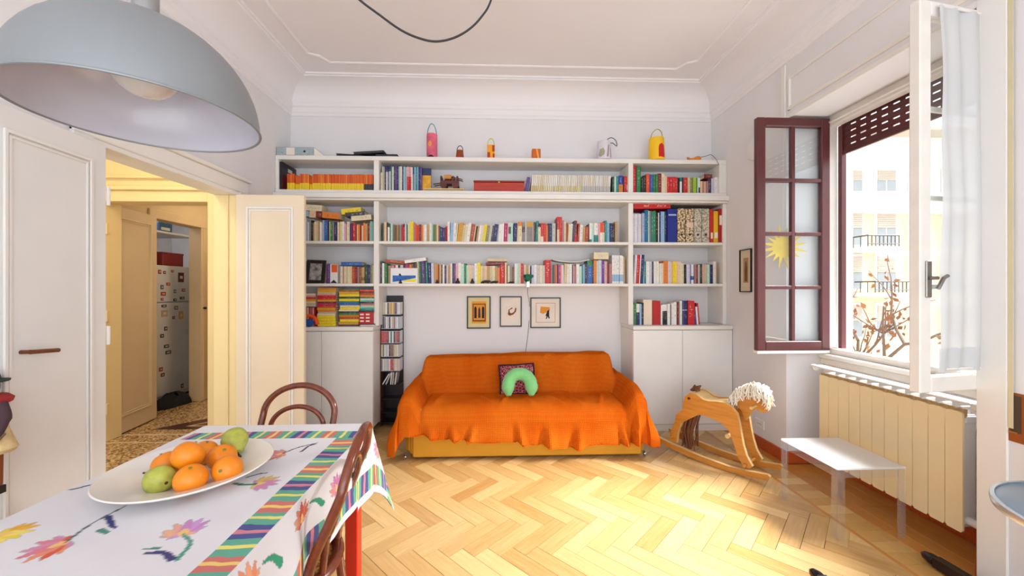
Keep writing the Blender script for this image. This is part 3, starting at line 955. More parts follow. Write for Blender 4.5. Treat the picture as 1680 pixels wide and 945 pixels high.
c_brn, c_blk = mat('print_brown', '#7a4a2a', .8), mat('print_black', '#241a1c', .8)
p0, p1 = atx(1214, 411, XR), atx(1236, 482, XR)
art_frame('picture', 'narrow framed print of a brown figure on the window wall', (XR, (p0.y + p1.y) / 2, 1.57), .17, .40, 'r', M_bfr, mat('beige_mount', '#d9c9b0', .8),
          [([rect(.28, .72, .22, .8)], mat('print_sand', '#b08b68', .8)), ([[(.42, .25), (.6, .25), (.62, .55), (.55, .72), (.47, .72), (.4, .5)]], c_brn)], fw=.008)
vt = thing('wall_vent', 'round white cover high on the wall behind the brown casement', 'vent', (XR, 3.40, 2.66))
MB().xf(Matrix.Translation((XR, 3.45, 2.66)) @ Matrix.Rotation(R(-90), 4, 'Y')).lathe([(0, .0), (.095, .0), (.095, .012), (.08, .02), (.03, .022), (0, .022)], seg=28).build('cover', M_white, vt)

# ------------------------------------------------------------------ street outside
M_fac = mat('peach_facade', '#efd5b2', .85, var=.04, scale=.6)
M_facw = mat('white_facade', '#e8e4de', .85, var=.04, scale=.6)
M_shut = mat('beige_shutter', '#c8b9a6', .7)
M_shutb = mat('grey_shutter', '#9aa0a2', .6)
M_iron = mat('iron_rail', '#5b5650', .6)
BYP = 15.0
bld = thing('apartment_building', 'pale peach apartment block with white top floor outside the window', 'building', (16, BYP + 3, -7))
zsplit = at(1430, 346, BYP).z
ztop = at(1430, 224, BYP).z
MB().box(11.2, 30, BYP, BYP + 8, -7, zsplit).build('facade', M_fac, bld)
MB().box(11.2, 30, BYP + .02, BYP + 8, zsplit, ztop).build('top_floor', M_facw, bld)
MB().box(11.0, 30.2, BYP - .25, BYP + .3, zsplit - .12, zsplit + .3, .03).build('string_course', M_facw, bld)
MB().box(10.9, 30.4, BYP - .7, BYP + 8, ztop, ztop + .22, .03).build('eaves', M_shut, bld)
MB().prism([(BYP - .5, ztop + .22), (BYP + 4, ztop + .8), (BYP + 8, ztop + .22)], 'x', 11.0, 30.3).build('roof', mat('grey_roof', '#b9b3ab', .8), bld)
def fwin(px, py0, py1, wd, m):
    c = at(px, (py0 + py1) / 2, BYP)
    h = at(px, py0, BYP).z - at(px, py1, BYP).z
    o = MB().box(c.x - wd / 2 - .08, c.x + wd / 2 + .08, BYP - .06, BYP + .02, c.z - h / 2 - .08, c.z + h / 2 + .08, .02).build('window', M_facw, bld)
    MB().box(c.x - wd / 2, c.x - .03, BYP - .075, BYP - .06, c.z - h / 2, c.z + h * .0).box(c.x + .03, c.x + wd / 2, BYP - .075, BYP - .06, c.z - h / 2, c.z + h * .0).build('pane', M_shutb, o)
    mb = MB()
    n = 8
    for k in range(n):
        z = c.z + h * .5 * k / n
        mb.box(c.x - wd / 2, c.x + wd / 2, BYP - .09, BYP - .06, z + .01, z + h * .5 / n - .01)
    mb.build('shutter', m, o)
    return c, h
for pxs, dy in (((1397, 1452, 1507, 1562), 0),):
    for k, px in enumerate(pxs):
        fwin(px, 280, 314, .75, M_shut); fwin(px, 347 + 0, 402, .75, M_shut); fwin(px, 420, 474, .75, M_shut); fwin(px, 500, 552, .75, M_shut)
def balcony(px0, px1, py_floor, py_rail):
    a, b = at(px0, py_floor, BYP - .9), at(px1, py_floor, BYP - .9)
    top = at(px0, py_rail, BYP - .9).z
    o = MB().box(a.x, b.x, BYP - .95, BYP, a.z - .16, a.z, .02).build('balcony', M_facw, bld)
    mb = MB()
    mb.tube([(a.x, BYP - .9, top), (b.x, BYP - .9, top)], .03, 6).tube([(a.x, BYP - .9, a.z + .1), (b.x, BYP - .9, a.z + .1)], .02, 6)
    n = int((b.x - a.x) / .14)
    for i in range(n + 1):
        x = a.x + (b.x - a.x) * i / n
        mb.box(x - .012, x + .012, BYP - .912, BYP - .888, a.z, top)
    for y in (BYP - .6, BYP - .3):
        mb.box(a.x - .01, a.x + .01, y - .01, y + .01, a.z, top)
    mb.tube([(a.x, BYP - .9, top), (a.x, BYP, top)], .03, 6)
    mb.build('railing', M_iron, o)
balcony(1424, 1475, 404, 386)
balcony(1436, 1500, 480, 462)
# bare street tree with last brown leaves
tr = thing('street_tree', 'bare street tree with a few brown leaves outside the window', 'tree', (5.9, 6.4, -6.5))
rt = random.Random(3)
bm_ = MB()
leafmb = MB()
def branch(p, d, l, r, lev):
    q = [p]
    for k in range(4):
        d = (d + Vector((rt.uniform(-.25, .25), rt.uniform(-.25, .25), rt.uniform(-.1, .25)))).normalized()
        q.append(q[-1] + d * l / 4)
    bm_.tube(q, [r * (1 - .14 * k) for k in range(5)], 5)
    if lev:
        for k in range(4 if lev > 1 else 3):
            dd = (d + Vector((rt.uniform(-1, 1), rt.uniform(-1, 1), rt.uniform(-.4, .7)))).normalized()
            branch(q[rt.randint(2, 4)], dd, l * .62, r * .5, lev - 1)
    if lev <= 1:
        for k in range(7):
            c = q[rt.randint(1, 4)] + Vector((rt.uniform(-.12, .12), rt.uniform(-.12, .12), rt.uniform(-.15, .05)))
            e = Euler((rt.uniform(0, 6), rt.uniform(0, 6), rt.uniform(0, 6))).to_matrix()
            s_ = rt.uniform(.03, .06)
            vs = [c + e @ Vector(v) * s_ for v in ((-1, 0, 0), (-.2, .6, .1), (1, 0, 0), (-.2, -.6, .1))]
            leafmb.add(vs, [(0, 1, 2, 3)])
bm_.tube([(5.9, 6.4, -6.5), (5.95, 6.45, -2), (5.9, 6.5, -.9)], [.16, .13, .11], 8)
for k in range(6):
    branch(Vector((5.9, 6.5, -1.1 + .15 * k)), Vector((rt.uniform(-.6, .6), rt.uniform(-.5, .5), 1)).normalized(), 1.5, .045, 2)
bm_.build('trunk', mat('bark', '#6e5a4a', .9), tr)
stuff(leafmb.build('leaves', mat('dry_leaf', '#8a5b38', .8, var=.3, scale=3), tr, 0))
struct(MB().box(2.9, 40, -12, 40, -7.1, -7).build('floor_street', mat('asphalt', '#8f8d8c', .9)))

# ================================================================== bookcase wall
YF = 3.87                                           # front of the shelves
YC = 3.77                                           # front of the base cabinets
Z_TOP, Z1, Z2, Z3, Z4 = 2.703, 2.370, 1.870, 1.453, 1.038
def X_(px, Y=YF): return at(px, HY, Y).x
u1a, u1b = X_(613), X_(621.5)
u2a, u2b = X_(1031), X_(1039)
ubk = thing('bookcase', 'white wall-to-wall upper bookcase unit under the cornice', 'bookcase', (0, 4.0, 2.33))
MB().box(XL + .002, XR - .002, YF, YB - .001, Z_TOP - .042, Z_TOP, .003).build('top_board', M_shelf, ubk)
MB().box(XL + .002, XR - .002, YF, YB - .001, Z1 - .036, Z1, .003).build('shelf', M_shelf, ubk)
for a, b in ((XL + .002, XL + .035), (u1a, u1b), (u2a, u2b), (X_(1180), XR - .002)):
    MB().box(a, b, YF, YB - .001, Z1, Z_TOP - .042, .003).build('upright', M_shelf, ubk)
lbk = thing('bookcase', 'white lower bookcase with open shelves and a wide centre bay over the sofa', 'bookcase', (0, 4.0, 1.4))
MB().box(XL + .002, XR - .002, YF - .05, YB - .001, 2.283, Z1 - .0365, .005).build('cornice_board', M_shelf, lbk)
MB().box(XL + .002, XR - .002, YF - .03, YB - .001, 2.262, 2.283, .005).build('cornice_board', M_shelf, lbk)
bays = [(XL + .036, u1a), (u1b, u2a), (u2b, X_(1186))]
for a, b in ((XL + .002, XL + .036), (u1a, u1b), (u2a, u2b), (X_(1186), XR - .002)):
    MB().box(a, b, YF, YB - .001, Z4 + .001, 2.262, .003).build('upright', M_shelf, lbk)
for zt in (Z2, Z3):
    for a, b in bays:
        MB().box(a, b, YF + .002, YB - .001, zt - .028, zt, .003).build('shelf', M_shelf, lbk)
# base cabinets with doors, and their worktops
def base_cabinet(x0, x1, split, label, lab2):
    t = thing('base_cabinet', label, 'cabinet', ((x0 + x1) / 2, 3.95, 0))
    MB().box(x0, x1, YC + .02, YB - .001, .07, Z4 - .040, .002).build('body', M_shelf, t)
    MB().box(x0 + .002, x1 - .002, YC + .012, YC + .03, .0, .068, .002).build('plinth', M_shelf, t)
    for a, b in ((x0, split), (split, x1)):
        MB().box(a + .002, b - .002, YC, YC + .019, .074, Z4 - .043, .002).build('door', M_white, t)
    wt = MB().box(x0 - .004, x1 + (.0 if x1 > 2 else .004), YC - .012, YB - .001, Z4 - .038, Z4, .004).build('worktop', M_shelf)
    tag(wt, lab2, 'worktop')
base_cabinet(XL + .004, X_(612, YC), X_(527, YC), 'white base cabinet left of the sofa behind the open door', 'white worktop carrying the stacked comics')
base_cabinet(X_(1039, YC), XR - .004, X_(1120, YC), 'white two-door base cabinet right of the sofa', 'white worktop carrying the red and cream books')

# ------------------------------------------------------------------ books
M_spine = spine_mat('book_cover')
M_plain = spine_mat('plain_cover', marks=False)
M_pages = mat('page_block', '#d9cfb6', .9, var=.08, scale=200)
def book_mesh(name, round_, cm=None):
    mb = MB()
    t = .07
    if round_:
        mb.box(-.5, -.5 + t, .03, 1, 0, 1).box(.5 - t, .5, .03, 1, 0, 1)
        pts = [(-.5, .05), (-.46, .012), (-.25, -.01), (.25, -.01), (.46, .012), (.5, .05), (.40, .06), (-.40, .06)]
        mb.prism(pts, 'z', 0, 1)
    else:
        mb.box(-.5, -.5 + t, 0, 1, 0, 1).box(.5 - t, .5, 0, 1, 0, 1).box(-.5 + t, .5 - t, 0, .04, 0, 1)
    mb.mi(1).box(-.5 + t, .5 - t, .04, .97, .012, .985)
    return mb.mesh(name, [cm or M_spine, M_pages], 0)
BK_R, BK_F, BK_P = book_mesh('hardback', True), book_mesh('paperback', False), book_mesh('plain_volume', False, M_plain)

PAL = {'wh': ('e6e2de', 'white'), 'cr': ('ddd0ae', 'cream'), 'be': ('cbb891', 'beige'), 'tn': ('b9945f', 'tan'), 'pe': ('e2bd97', 'peach'),
       'or': ('d97a26', 'orange'), 'go': ('cf9a2c', 'golden'), 'ye': ('e8cf25', 'yellow'), 'ro': ('dc4a1c', 'orange red'), 'rd': ('c41f22', 'red'),
       'dr': ('7c1f22', 'dark red'), 'ru': ('a9481f', 'rust'), 'mg': ('b8266c', 'magenta'), 'pk': ('d9a3a8', 'pink'), 'du': ('a9787a', 'dusty pink'),
       'pu': ('5b3a86', 'purple'), 'pl': ('40304a', 'plum'), 'la': ('c9c6da', 'lavender'), 'nv': ('1d2560', 'navy blue'), 'bl': ('2f5fa8', 'blue'),
       'lb': ('8fb4d2', 'light blue'), 'rb': ('2236a0', 'royal blue'), 'te': ('1f7f7c', 'teal'), 'tq': ('6fbcaa', 'turquoise'), 'mi': ('b5d9c8', 'mint'),
       'gn': ('2a7a46', 'green'), 'dg': ('25442f', 'dark green'), 'lm': ('9fbf2e', 'lime green'), 'ol': ('86805a', 'olive'), 'br': ('7a5233', 'brown'),
       'db': ('3f2820', 'dark brown'), 'bk': ('1b1a1e', 'black'), 'gy': ('8a8582', 'grey'), 'lg': ('bfbab4', 'light grey'), 'dk': ('3a3a44', 'charcoal')}
def set_colour(o, c, band=None):
    h = PAL[c][0] if c in PAL else c
    o.color = (*lin(h), 1)
    o['band_color'] = [0.0, 0.0, 0.0]; o['band_low'] = 2.0; o['band_high'] = 3.0
    if band:
        o['band_color'] = list(lin(PAL[band[0]][0])); o['band_low'] = float(band[1]); o['band_high'] = float(band[2])

rb = random.Random(11)
ROWS = []
def shelf_row(spec, px0, z, where, group, Y=3.905, kind='book', dmax=.225):
    """tokens: colour+width+'x'+height(+'<lean>' in degrees)(+'/'band colour,low,high); widths and heights in photo pixels at the shelf"""
    k = 0
    px = px0
    for tok in spec.split():
        if tok[0] == '_':
            px += float(tok[1:]); continue
        if tok[0] == '@':
            px = float(tok[1:]); continue
        band = None
        if '/' in tok:
            tok, bs = tok.split('/')
            q = bs.split(','); band = (q[0], float(q[1]), float(q[2]))
        lean = 0.0
        if '<' in tok:
            tok, l_ = tok.split('<'); lean = float(l_)
        c, rest_ = tok[:2], tok[2:]
        wpx, hpx = rest_.split('x')
        wpx, hpx = float(wpx), float(hpx)
        x0, x1 = X_(px, Y), X_(px + wpx, Y)
        wd = (x1 - x0) * .965
        h = hpx * Y / F_PX
        k += 1
        rnd_ = wd > .032 and rb.random() < .7
        d = min(dmax, max(.10, h * rb.uniform(.62, .74)))
        yy = Y + rb.uniform(0, .018)
        d = min(d, YB - .004 - yy)
        look = PAL[c][1] + (' and ' + PAL[band[0]][1] if band and band[0] != c else '')
        size = 'tall ' if h > .26 else ('thick ' if wd > .045 else ('thin ' if wd < .014 else ''))
        lab = '%s%s %s, %s from the left on the %s' % (size, look, kind, ordinal(k), where)
        ROWS.append((wd, h, d, (x0 + x1) / 2, yy, z + .0006 + abs(math.sin(R(lean))) * wd * .5, lean, c, band, rnd_, lab, kind, group))
        px += wpx
    return px

# top unit, right bay
shelf_row('rd5.8x46 gn7.4x45 bk4x27 bk4.2x30 ro5.5x32 pu2.3x32 bl4.2x32 gn3.5x32 gn3.5x32 dr6x33 cr5.5x32 pe4x29 rd4.6x28 rd4.5x28 rd4.5x28 rd4.6x28 bk3x27 wh3/te,.75,1.1 bk2.6x27 '
          .replace('wh3/te', 'wh3x27/te') + 'rd7x27 be4x27 ol5x27 lm4.8x27 gn2.2x27 mi2x27 bk2.6x27/wh,.4,1.1 pe3.2x21 du3.3x21 pe3.3x21 du3.4x21 pl5.4x26 la4.5x26 wh4.5x28',
          1038.8 + .2, Z1, 'top right shelf', 'books on the top right shelf')
# top unit, centre bay: magazines at the left end, journals at the right end
shelf_row('dk2.6x30 cr2.2x30 lg2x40 cr2x40 dk2.6x41/nv,.76,1.1 la2.8x41/nv,.76,1.1 dk1.8x41/nv,.76,1.1 lg3.2x41/nv,.78,1.1 te1.6x41 wh3x40 dk2.8x41 pu2.4x41 nv3x41 lg2x40 wh3.3x41 dk2.6x40 '
          'lb3x40 lg2.8x40 rd3.6x40/pk,.6,1.1 rd3.6x40/pk,.6,1.1 wh2x39 gy2.6x40/nv,.7,1.1 lb2.6x40 te2.6x40 lb1.6x40 nv2.6x40 pu2.8x40',
          621.8, Z1, 'top centre shelf', 'magazines on the top centre shelf', kind='magazine')
shelf_row('dg3.4x27 mi3x27 te4.6x28 rb6.6x29/or,-.1,.5 bk2x28 rd4.2x28 ro2.6x27/wh,.2,.5 wh2.2x31', 1004.5, Z1, 'top centre shelf end', 'books at the right end of the top centre shelf')
# upper row
shelf_row('la2.6x35 wh2.2x35 lb3x32 wh3x31 gy2.2x33 bk3x34 tn2.6x30 cr3.6x32 be2.8x32 tn2.8x32 wh2.8x31 pk1.6x30 lb2.6x34 bl5.6x34 dk2.6x33 be1.6x32 gn4.4x32 du2.2x31 nv5.4x31 cr3x31 go1.2x30 cr4.2x32 wh2.8x32 '
          'pk3x29 du1.2x28 cr4.8x32 bk2x29 pu2x29 rd6x29 dr2.2x28 pe1.6x27 or3.4x27 dr2.6x28 pe2.6x26 or3.4x30 tn3.8x29 dr3x30 pk1x30 tq4.6x33 gy2.6x31',
          496.2, Z2, 'upper left shelf', 'books on the upper left shelf')
px = shelf_row('dg2.1x30 ol2.1x30 pe3.8x32 bk1.8x31 wh3.2x29/dg,.8,1.1 gn1.8x29 mi3x29 gy2.4x27 br2.9x27 ol2x27 tn2x27 br2.5x27 gy3x27 rd2.6x28 rd3x29/nv,.83,1.1 la2.1x29 gn2.4x27 cr3.1x30 ye3x33 ye3x33 du3.4x29 '
          'ro3x27 ro3x27 dr3.6x28 or3x27 pe2x27 wh4x28 tn4.3x28 wh3.4x31 mi2.1x29 ol2.4x28 gn2x28 tn2.6x28 cr2.2x28 br2.6x26 nv4.2x24 nv4.3x23 dr1.8x24 rd2.4x26 wh3.7x33 lb4.6x31<3 wh5.2x31<3 cr1.6x30<5 go3.8x31<7 go3.6x31<7 '
          'be4.2x28<7 cr4x29<7 wh5.2x31<7 ru5.8x29<8 pe2x28<8 db2.8x26<8 tn2.9x26<8 wh3.7x27<8 cr3.8x27<8 ye4.8x29<8 ol4.8x27<8 lg4.2x27<8 dk3.2x27<8 nv6.4x29<7 lg2.4x28<6 wh6.4x29<4 '
          'wh3x31<2 mg5.6x31<2 pk1.7x31<2 mi4.8x32/dk,.42,.78 mi3.2x31 nv6.4x31<2 cr2x31<2 cr6.6x33/or,.8,1.1 gy4.8x33/db,.5,.78 lg3.2x32 gy4x33/go,.76,1.1 gy5.4x33/go,.76,1.1 pk2x32 dg2.6x33 te4.4x35<3 '
          'cr4.4x31/bk,.8,1.1 rd4.2x31/cr,.0,.3 rd4.8x31 or2.4x28 dk2.4x31 nv4.6x31 lg6x31 bk2.4x31 rd3.8x42/pe,-.1,.5 rd4.4x42 du3.4x36 cr3.4x34 ru2.6x32 cr4x30<3 wh3.4x31<3 pl3.4x32<3 rd4.8x36/dr,.4,1.1 ru3x31<3 '
          'wh5.6x29<3 tn3.8x25<2 ru5.6x26<2 dk1.8x30 wh3.8x32/te,-.1,.15 mi3.8x32 wh6.8x32/te,-.1,.38 pk3.2x32 wh3.8x33/ro,.5,1.1 cr3.8x33/ro,.5,1.1 te3.4x36 lb5.6x33 nv3.4x32 bk5x31 tn4x35',
          626.0, Z2, 'long upper centre shelf', 'books on the long upper centre shelf')
shelf_row('la3.4x48 wh3.2x48 la3.4x48 wh3.4x48 du1.2x48 lb4x49 bl3x54 te3x54 wh2.2x53 gy3x53 te3x52 gn4.4x53 bk4.4x50 wh1.6x50 nv2.6x52 lb6.4x52 nv3x52', 1039.2, Z2,
          'upper right shelf', 'folders on the upper right shelf', kind='folder')
# middle row
shelf_row('lb2.2x37 te2.4x36 @535.2 dr1.6x31 pu4.6x32 lg2.2x32 wh2.4x32 @554.4 gy3.2x30 cr4x28 du1.6x28 cr3.4x28 be2.8x28 cr4.6x28 pe3.2x28 ru5.2x27 dr3.6x27 du2.4x27 br4x27 tn5x26/br,.2,.4 dg5.2x31 nv4.2x30 ol4x31 cr4.6x30 gy1.6x30',
          496.2, Z3, 'middle left shelf', 'books on the middle left shelf')
shelf_row('dk2.6x36 wh3.4x33 gn4.4x33 dg2.2x30 tn3.4x29 du2.6x29 be3x29 rd3x30 wh4x30 bk3.6x30 lg5x30 pl3.4x31 mg4.2x32 rd3x32 or3x31 br3x32 db3x33 br3.4x33 cr2.8x35<-2 gn3.4x36<-3 dg1.8x34<-3 pu4.4x36<-3 dk2x34<-3 te3x35<-2 nv5.8x34<-2 la4.4x33<-1 '
          'tn4x32 or2.4x32 br2.6x31 be2.2x31 br2.8x31 wh3x31 pl3.2x29 la2.4x30 tn4.4x31 wh2.8x33 pl2.6x33 pu3.2x33 pk4x33 wh5x34 mi4.6x32 gn3.6x33 mi4x30 pe5x30 lg4.6x30 wh4.4x33 ye5.8x34 cr2.4x29 be3.6x29 pe4.2x29 tn4.6x29 be4x29 cr4.6x29 tn4x28 or4x26 '
          'rd8.2x34 pe3x34 db1.6x30 cr3.6x29 gy3.6x30 br4.2x27 wh3.8x33 mi3.8x33 pe2.6x33 rd4x33 du1.6x32 cr3x31 tn4.6x30 wh2x30 bk2.4x28 la4.8x30 wh4.4x31 lg4.6x30 cr4x30 lg4.4x30 rd9.8x39 gy3.2x31 dk1.4x31 du2.6x31 or2.4x31 nv2.6x32 mg4x31 pk2.6x31 wh2.2x31 '
          'be5.2x33<2 wh4x32 wh4.2x32 bk1.8x31 pk2.8x30 du2.8x29 wh5.4x32 mi3.2x29 te2.8x31 lb2.4x32 pl4.2x33 bl8.4x38/gn,.78,1.1 db2.4x38 or5x39 mi2.2x38 la6.4x39 pu3.4x38 pk5.6x37 dr2.4x34 du4.8x33 '
          'wh4x47/lb,.08,.32 wh3x47/lb,.08,.32 wh5.4x47/lb,.08,.32 wh3.6x47/lb,.08,.32 wh2.8x46/lb,.08,.32 tn3.4x44',
          624.2, Z3, 'long middle centre shelf', 'books on the long middle centre shelf')
shelf_row('la2.4x48<3 wh1.4x48<3 rd5.6x48<3 wh1.4x48<3 nv5x48<3 lb2x35 te3.2x37 wh5x37 la5.2x37 dk2.4x37 wh3.8x37 wh4x37 cr2.6x34 wh2.6x34 cr2.8x34 or7.6x38 la4.6x37 pe3x36 ye6x37 pe4x37 cr4.2x37 cr5.8x34 bk2.6x32 la6x32 bl1.5x32 wh4x32/bl,.2,.4 dk1.5x32 du3.5x32 dr3.2x32 lg3.2x32 '
          'dg3.8x33 pk3.5x32 be3.8x32 mi4.6x32 nv5.6x32 wh4.2x37 tn2x36', 1039.4, Z3, 'middle right shelf', 'books on the middle right shelf')
# worktop row, right
shelf_row('ol2x34 gn4x36 nv3x35/wh,.6,1.1 nv2.6x35/wh,.6,1.1 lb3.2x35 bk3x37 _.6', 1038.6, Z4, 'right worktop', 'books on the right worktop', Y=3.86)
shelf_row('wh2.6x33 wh4x34/bk,-.1,.68 wh4.2x34/bk,-.1,.68 wh4.4x35 dk1.8x34 wh4x36 wh5.4x38 dr3x38 gy2.4x38 wh4x40 nv8.2x40/la,.6,.63 rd11x40 pu4.2x36<-5 wh2.6x30<-5 rd3.2x36<-5', 1084.6, Z4, 'right worktop end',
          'books on the right worktop', Y=3.86)
for px0, w_, h_, c, lb in ((1055.6, 15, 42, 'e3d2bd', 'thick cream volume with black printed bands beside the plain red one'), (1071, 13.2, 40, 'b01a1c', 'thick plain red volume between the cream one and white books')):
    x0, x1 = X_(px0, 3.86), X_(px0 + w_, 3.86)
    h = h_ * 3.86 / F_PX
    t = thing('book', lb, 'book', ((x0 + x1) / 2, 3.87, Z4))
    o = link('cover', BK_P, t); o.matrix_parent_inverse = Matrix.Identity(4)
    o.scale = (x1 - x0 - .003, .19, h); o.location = (0, 0, .0006)
    set_colour(o, c)
    if h_ == 42:
        for k, (z0, z1) in enumerate(((.28, .30), (.40, .42), (.70, .72), (.86, .92), (.10, .16))):
            MB().box(x0 + .012 + (.03 if k > 2 else 0), x1 - .014, 3.8692, 3.8702, Z4 + h * z0, Z4 + h * z1).build('band', M_bfr, o)

# row of identical comics (top left) and of pale journals (top centre)
comic = book_mesh('comic', False, M_plain)
px = 470.5
k = 0
while px < 611.5:
    o = link('comic_book', comic)
    x0, x1 = X_(px, 3.905), X_(px + 3.0, 3.905)
    low = 12 <= k <= 13 or k in (4, 5, 6)
    h = (24.5 if low else 27) * 3.905 / F_PX
    o.scale = (x1 - x0 - .0022, .12, h * rb.uniform(.97, 1.0)); o.location = ((x0 + x1) / 2, 3.91 + (.02 if low else rb.uniform(0, .006)), Z1 + .0006)
    last = px > 594
    set_colour(o, rb.choice(['d8591a', 'd0501a', 'e2812a', 'dc661e']), ('dk', -.1, .42) if last else ('ye', -.1, .45))
    if not last: o['band_color'] = list(lin('efcb22'))
    if last: lab, grp = 'orange comic with dark foot at right end of top left shelf', 'dark-footed comics on the top left shelf'
    elif low: lab, grp = 'lower orange comic sunk between its neighbours on top left shelf', 'shorter comics on the top left shelf'
    else: lab, grp = 'orange and yellow comic in the long even row on top left shelf', 'comics on the top left shelf'
    tag(o, lab, 'comic', grp)
    px += 3.0; k += 1
px = 870.5
k = 0
jr = book_mesh('journal', False, M_plain)
while px < 1000.5:
    o = link('journal', jr)
    x0, x1 = X_(px, 3.905), X_(px + 3.05, 3.905)
    h = 29 * 3.905 / F_PX
    ln = 5.5 - 3.5 * (px - 870) / 130
    o.scale = (x1 - x0 - .0028, .15, h * rb.uniform(.985, 1)); o.location = ((x0 + x1) / 2, 3.91 + rb.uniform(0, .006), Z1 + .002)
    o.rotation_euler = (0, R(ln), 0)
    set_colour(o, rb.choice(['ded6c4', 'd8cdb8', 'e0dbd2', 'd6d0c8', 'd0c4ac', 'cfc9c6', 'e2ddd6']), ('be', -.1, .38) if px < 950 else ('lg', -.1, .38))
    if px < 950: o['band_color'] = list(lin(rb.choice(['d9c98f', 'd8cdb0', 'cdb98a'])))
    tag(o, 'pale cream journal in the long leaning row on top centre shelf', 'journal', 'journals on the top centre shelf')
    px += 3.05; k += 1
o = link('book', BK_F); x = X_(866, 3.905)
o.scale = (.030, .15, 25 * 3.905 / F_PX); o.location = (x + .008 - .022, 3.915, Z1 + .004); o.rotation_euler = (0, R(9), 0)
set_colour(o, 'pu'); tag(o, 'purple book leaning against the pale journals on top centre shelf', 'book')

# lying volumes
def lying(px0, px1, py0, py1, c, label, tilt=0.0, Y=3.91, depth=.14, cat='book', z=None, name='book', mesh=None, band=None, group=None):
    a, b = at(px0, py0, Y), at(px1, py1, Y)
    o = link(name, mesh or BK_F)
    hh = a.z - b.z
    o.scale = (hh, depth, b.x - a.x)
    zz = b.z if z is None else z
    # spine volume laid on its side: local z runs along X
    o.rotation_euler = Euler((0, R(90 - tilt), 0))
    cx = (a.x + b.x) / 2
    o.location = (cx - math.cos(R(tilt)) * (b.x - a.x) / 2, Y, zz + hh / 2 + .0008 - (b.x - a.x) / 2 * math.sin(R(tilt)) * 1.0 + abs(math.sin(R(tilt))) * (b.x - a.x) / 2 * 0)
    set_colour(o, c, band)
    return tag(o, label, cat, group)
L = lying
L(496.5, 528, 336, 346, 'cr', 'cream paperback lying topmost on the left of upper left shelf', -3)
L(496.5, 506.5, 346.5, 355, 'lb', 'light blue paperback lying at left end above upper left row')
L(507.5, 518, 345.5, 357, 'pe', 'peach paperback lying on upper left row beside the light blue one', -5)
L(518.5, 527.5, 347, 357, 'dr', 'dark red book lying on upper left row between peach and orange ones')
L(528.5, 557, 348.5, 358.5, 'or', 'orange paperback lying slanted on the upper left row', -5)
L(560, 592, 341.5, 350.5, 'ye', 'yellow paperback lying topmost on the right of upper left shelf', 6)
L(566, 598, 347.5, 354.5, 'dk', 'charcoal book lying under the yellow one on upper left row', 5, depth=.12)
L(576, 609, 353, 361.5, 'cr', 'cream lettered volume lying slanted on right of upper left row', 5)
L(559.5, 593.5, 430, 436, 'bl', 'blue book lying flat across the middle left row')
L(632, 663, 427, 432, 'ru', 'rust brown book lying slanted at left of middle centre row', -5)
L(663.5, 699, 424.5, 430, 'wh', 'thin white book lying slanted at left of middle centre row', 8)
L(800, 832, 424.5, 429, 'be', 'beige book lying topmost on middle centre row by the yellow book')
L(797, 829, 430, 434.5, 'dr', 'dark red book lying beneath the beige one on middle centre row', 2)
L(974.5, 998.5, 414.2, 425.5, 'dr', 'thick dark red book lying page side out on middle centre row', band=('cr', -.1, 1.2))
bpy.context.view_layer.update()
o = L(1155.5, 1168.5, 286, 292.6, 'dr', 'dark red book lying on four pinkish volumes on top right shelf')
L(1039.5, 1100, 331.5, 342.5, 'rd', 'red folder lying above the white folders on upper right shelf', 1, depth=.2, cat='folder', name='folder')
L(1104, 1184, 332, 336.8, 'gy', 'grey document folder lying across the marbled binders', -.5, depth=.2, cat='folder', name='folder')
L(1102, 1180, 329.4, 331.6, 'rd', 'thin red folder lying topmost above the marbled binders', 0, depth=.2, cat='folder', name='folder')
# bent pale magazine over the middle centre row
mb = MB()
mp_ = [at(x, y, 3.91) for x, y in ((907, 426.5), (916, 428.5), (930, 430.3), (944, 430.6), (956, 429), (967, 426.5))]
cv = bez(mp_, 5)
mb.add([(p.x, 3.91 + d, p.z + h) for p in cv for d in (0, .17) for h in (0, .008)],
       [f for i in range(len(cv) - 1) for f in ((i * 4, i * 4 + 4, i * 4 + 5, i * 4 + 1), (i * 4 + 2, i * 4 + 3, i * 4 + 7, i * 4 + 6), (i * 4 + 1, i * 4 + 5, i * 4 + 7, i * 4 + 3), (i * 4, i * 4 + 2, i * 4 + 6, i * 4 + 4))])
tag(mb.build('magazine', mat('magazine_paper', '#ddd6cc', .5)), 'sagging pale magazine lying over the middle centre row', 'magazine')

# big dark picture book standing against the left end of the top shelf
t = thing('picture_book', 'large black and dark red picture book at left end of top shelf', 'book', (XL + .05, 3.98, Z1))
MB().box(XL + .036, XL + .062, 3.885, 4.15, Z1 + .001, Z1 + .275, .002).build('cover', mat('black_cover', '#19151c', .35), t)
MB().prism([(3.89, Z1 + .004), (4.02, Z1 + .004), (3.99, Z1 + .12), (3.95, Z1 + .15), (3.91, Z1 + .13), (3.89, Z1 + .15)], 'x', XL + .062, XL + .0626).build('print', mat('dark_red_print', '#6e1414', .4), t)
MB().box(XL + .062, XL + .0626, 3.99, 4.07, Z1 + .20, Z1 + .235).build('print', M_paper, t)
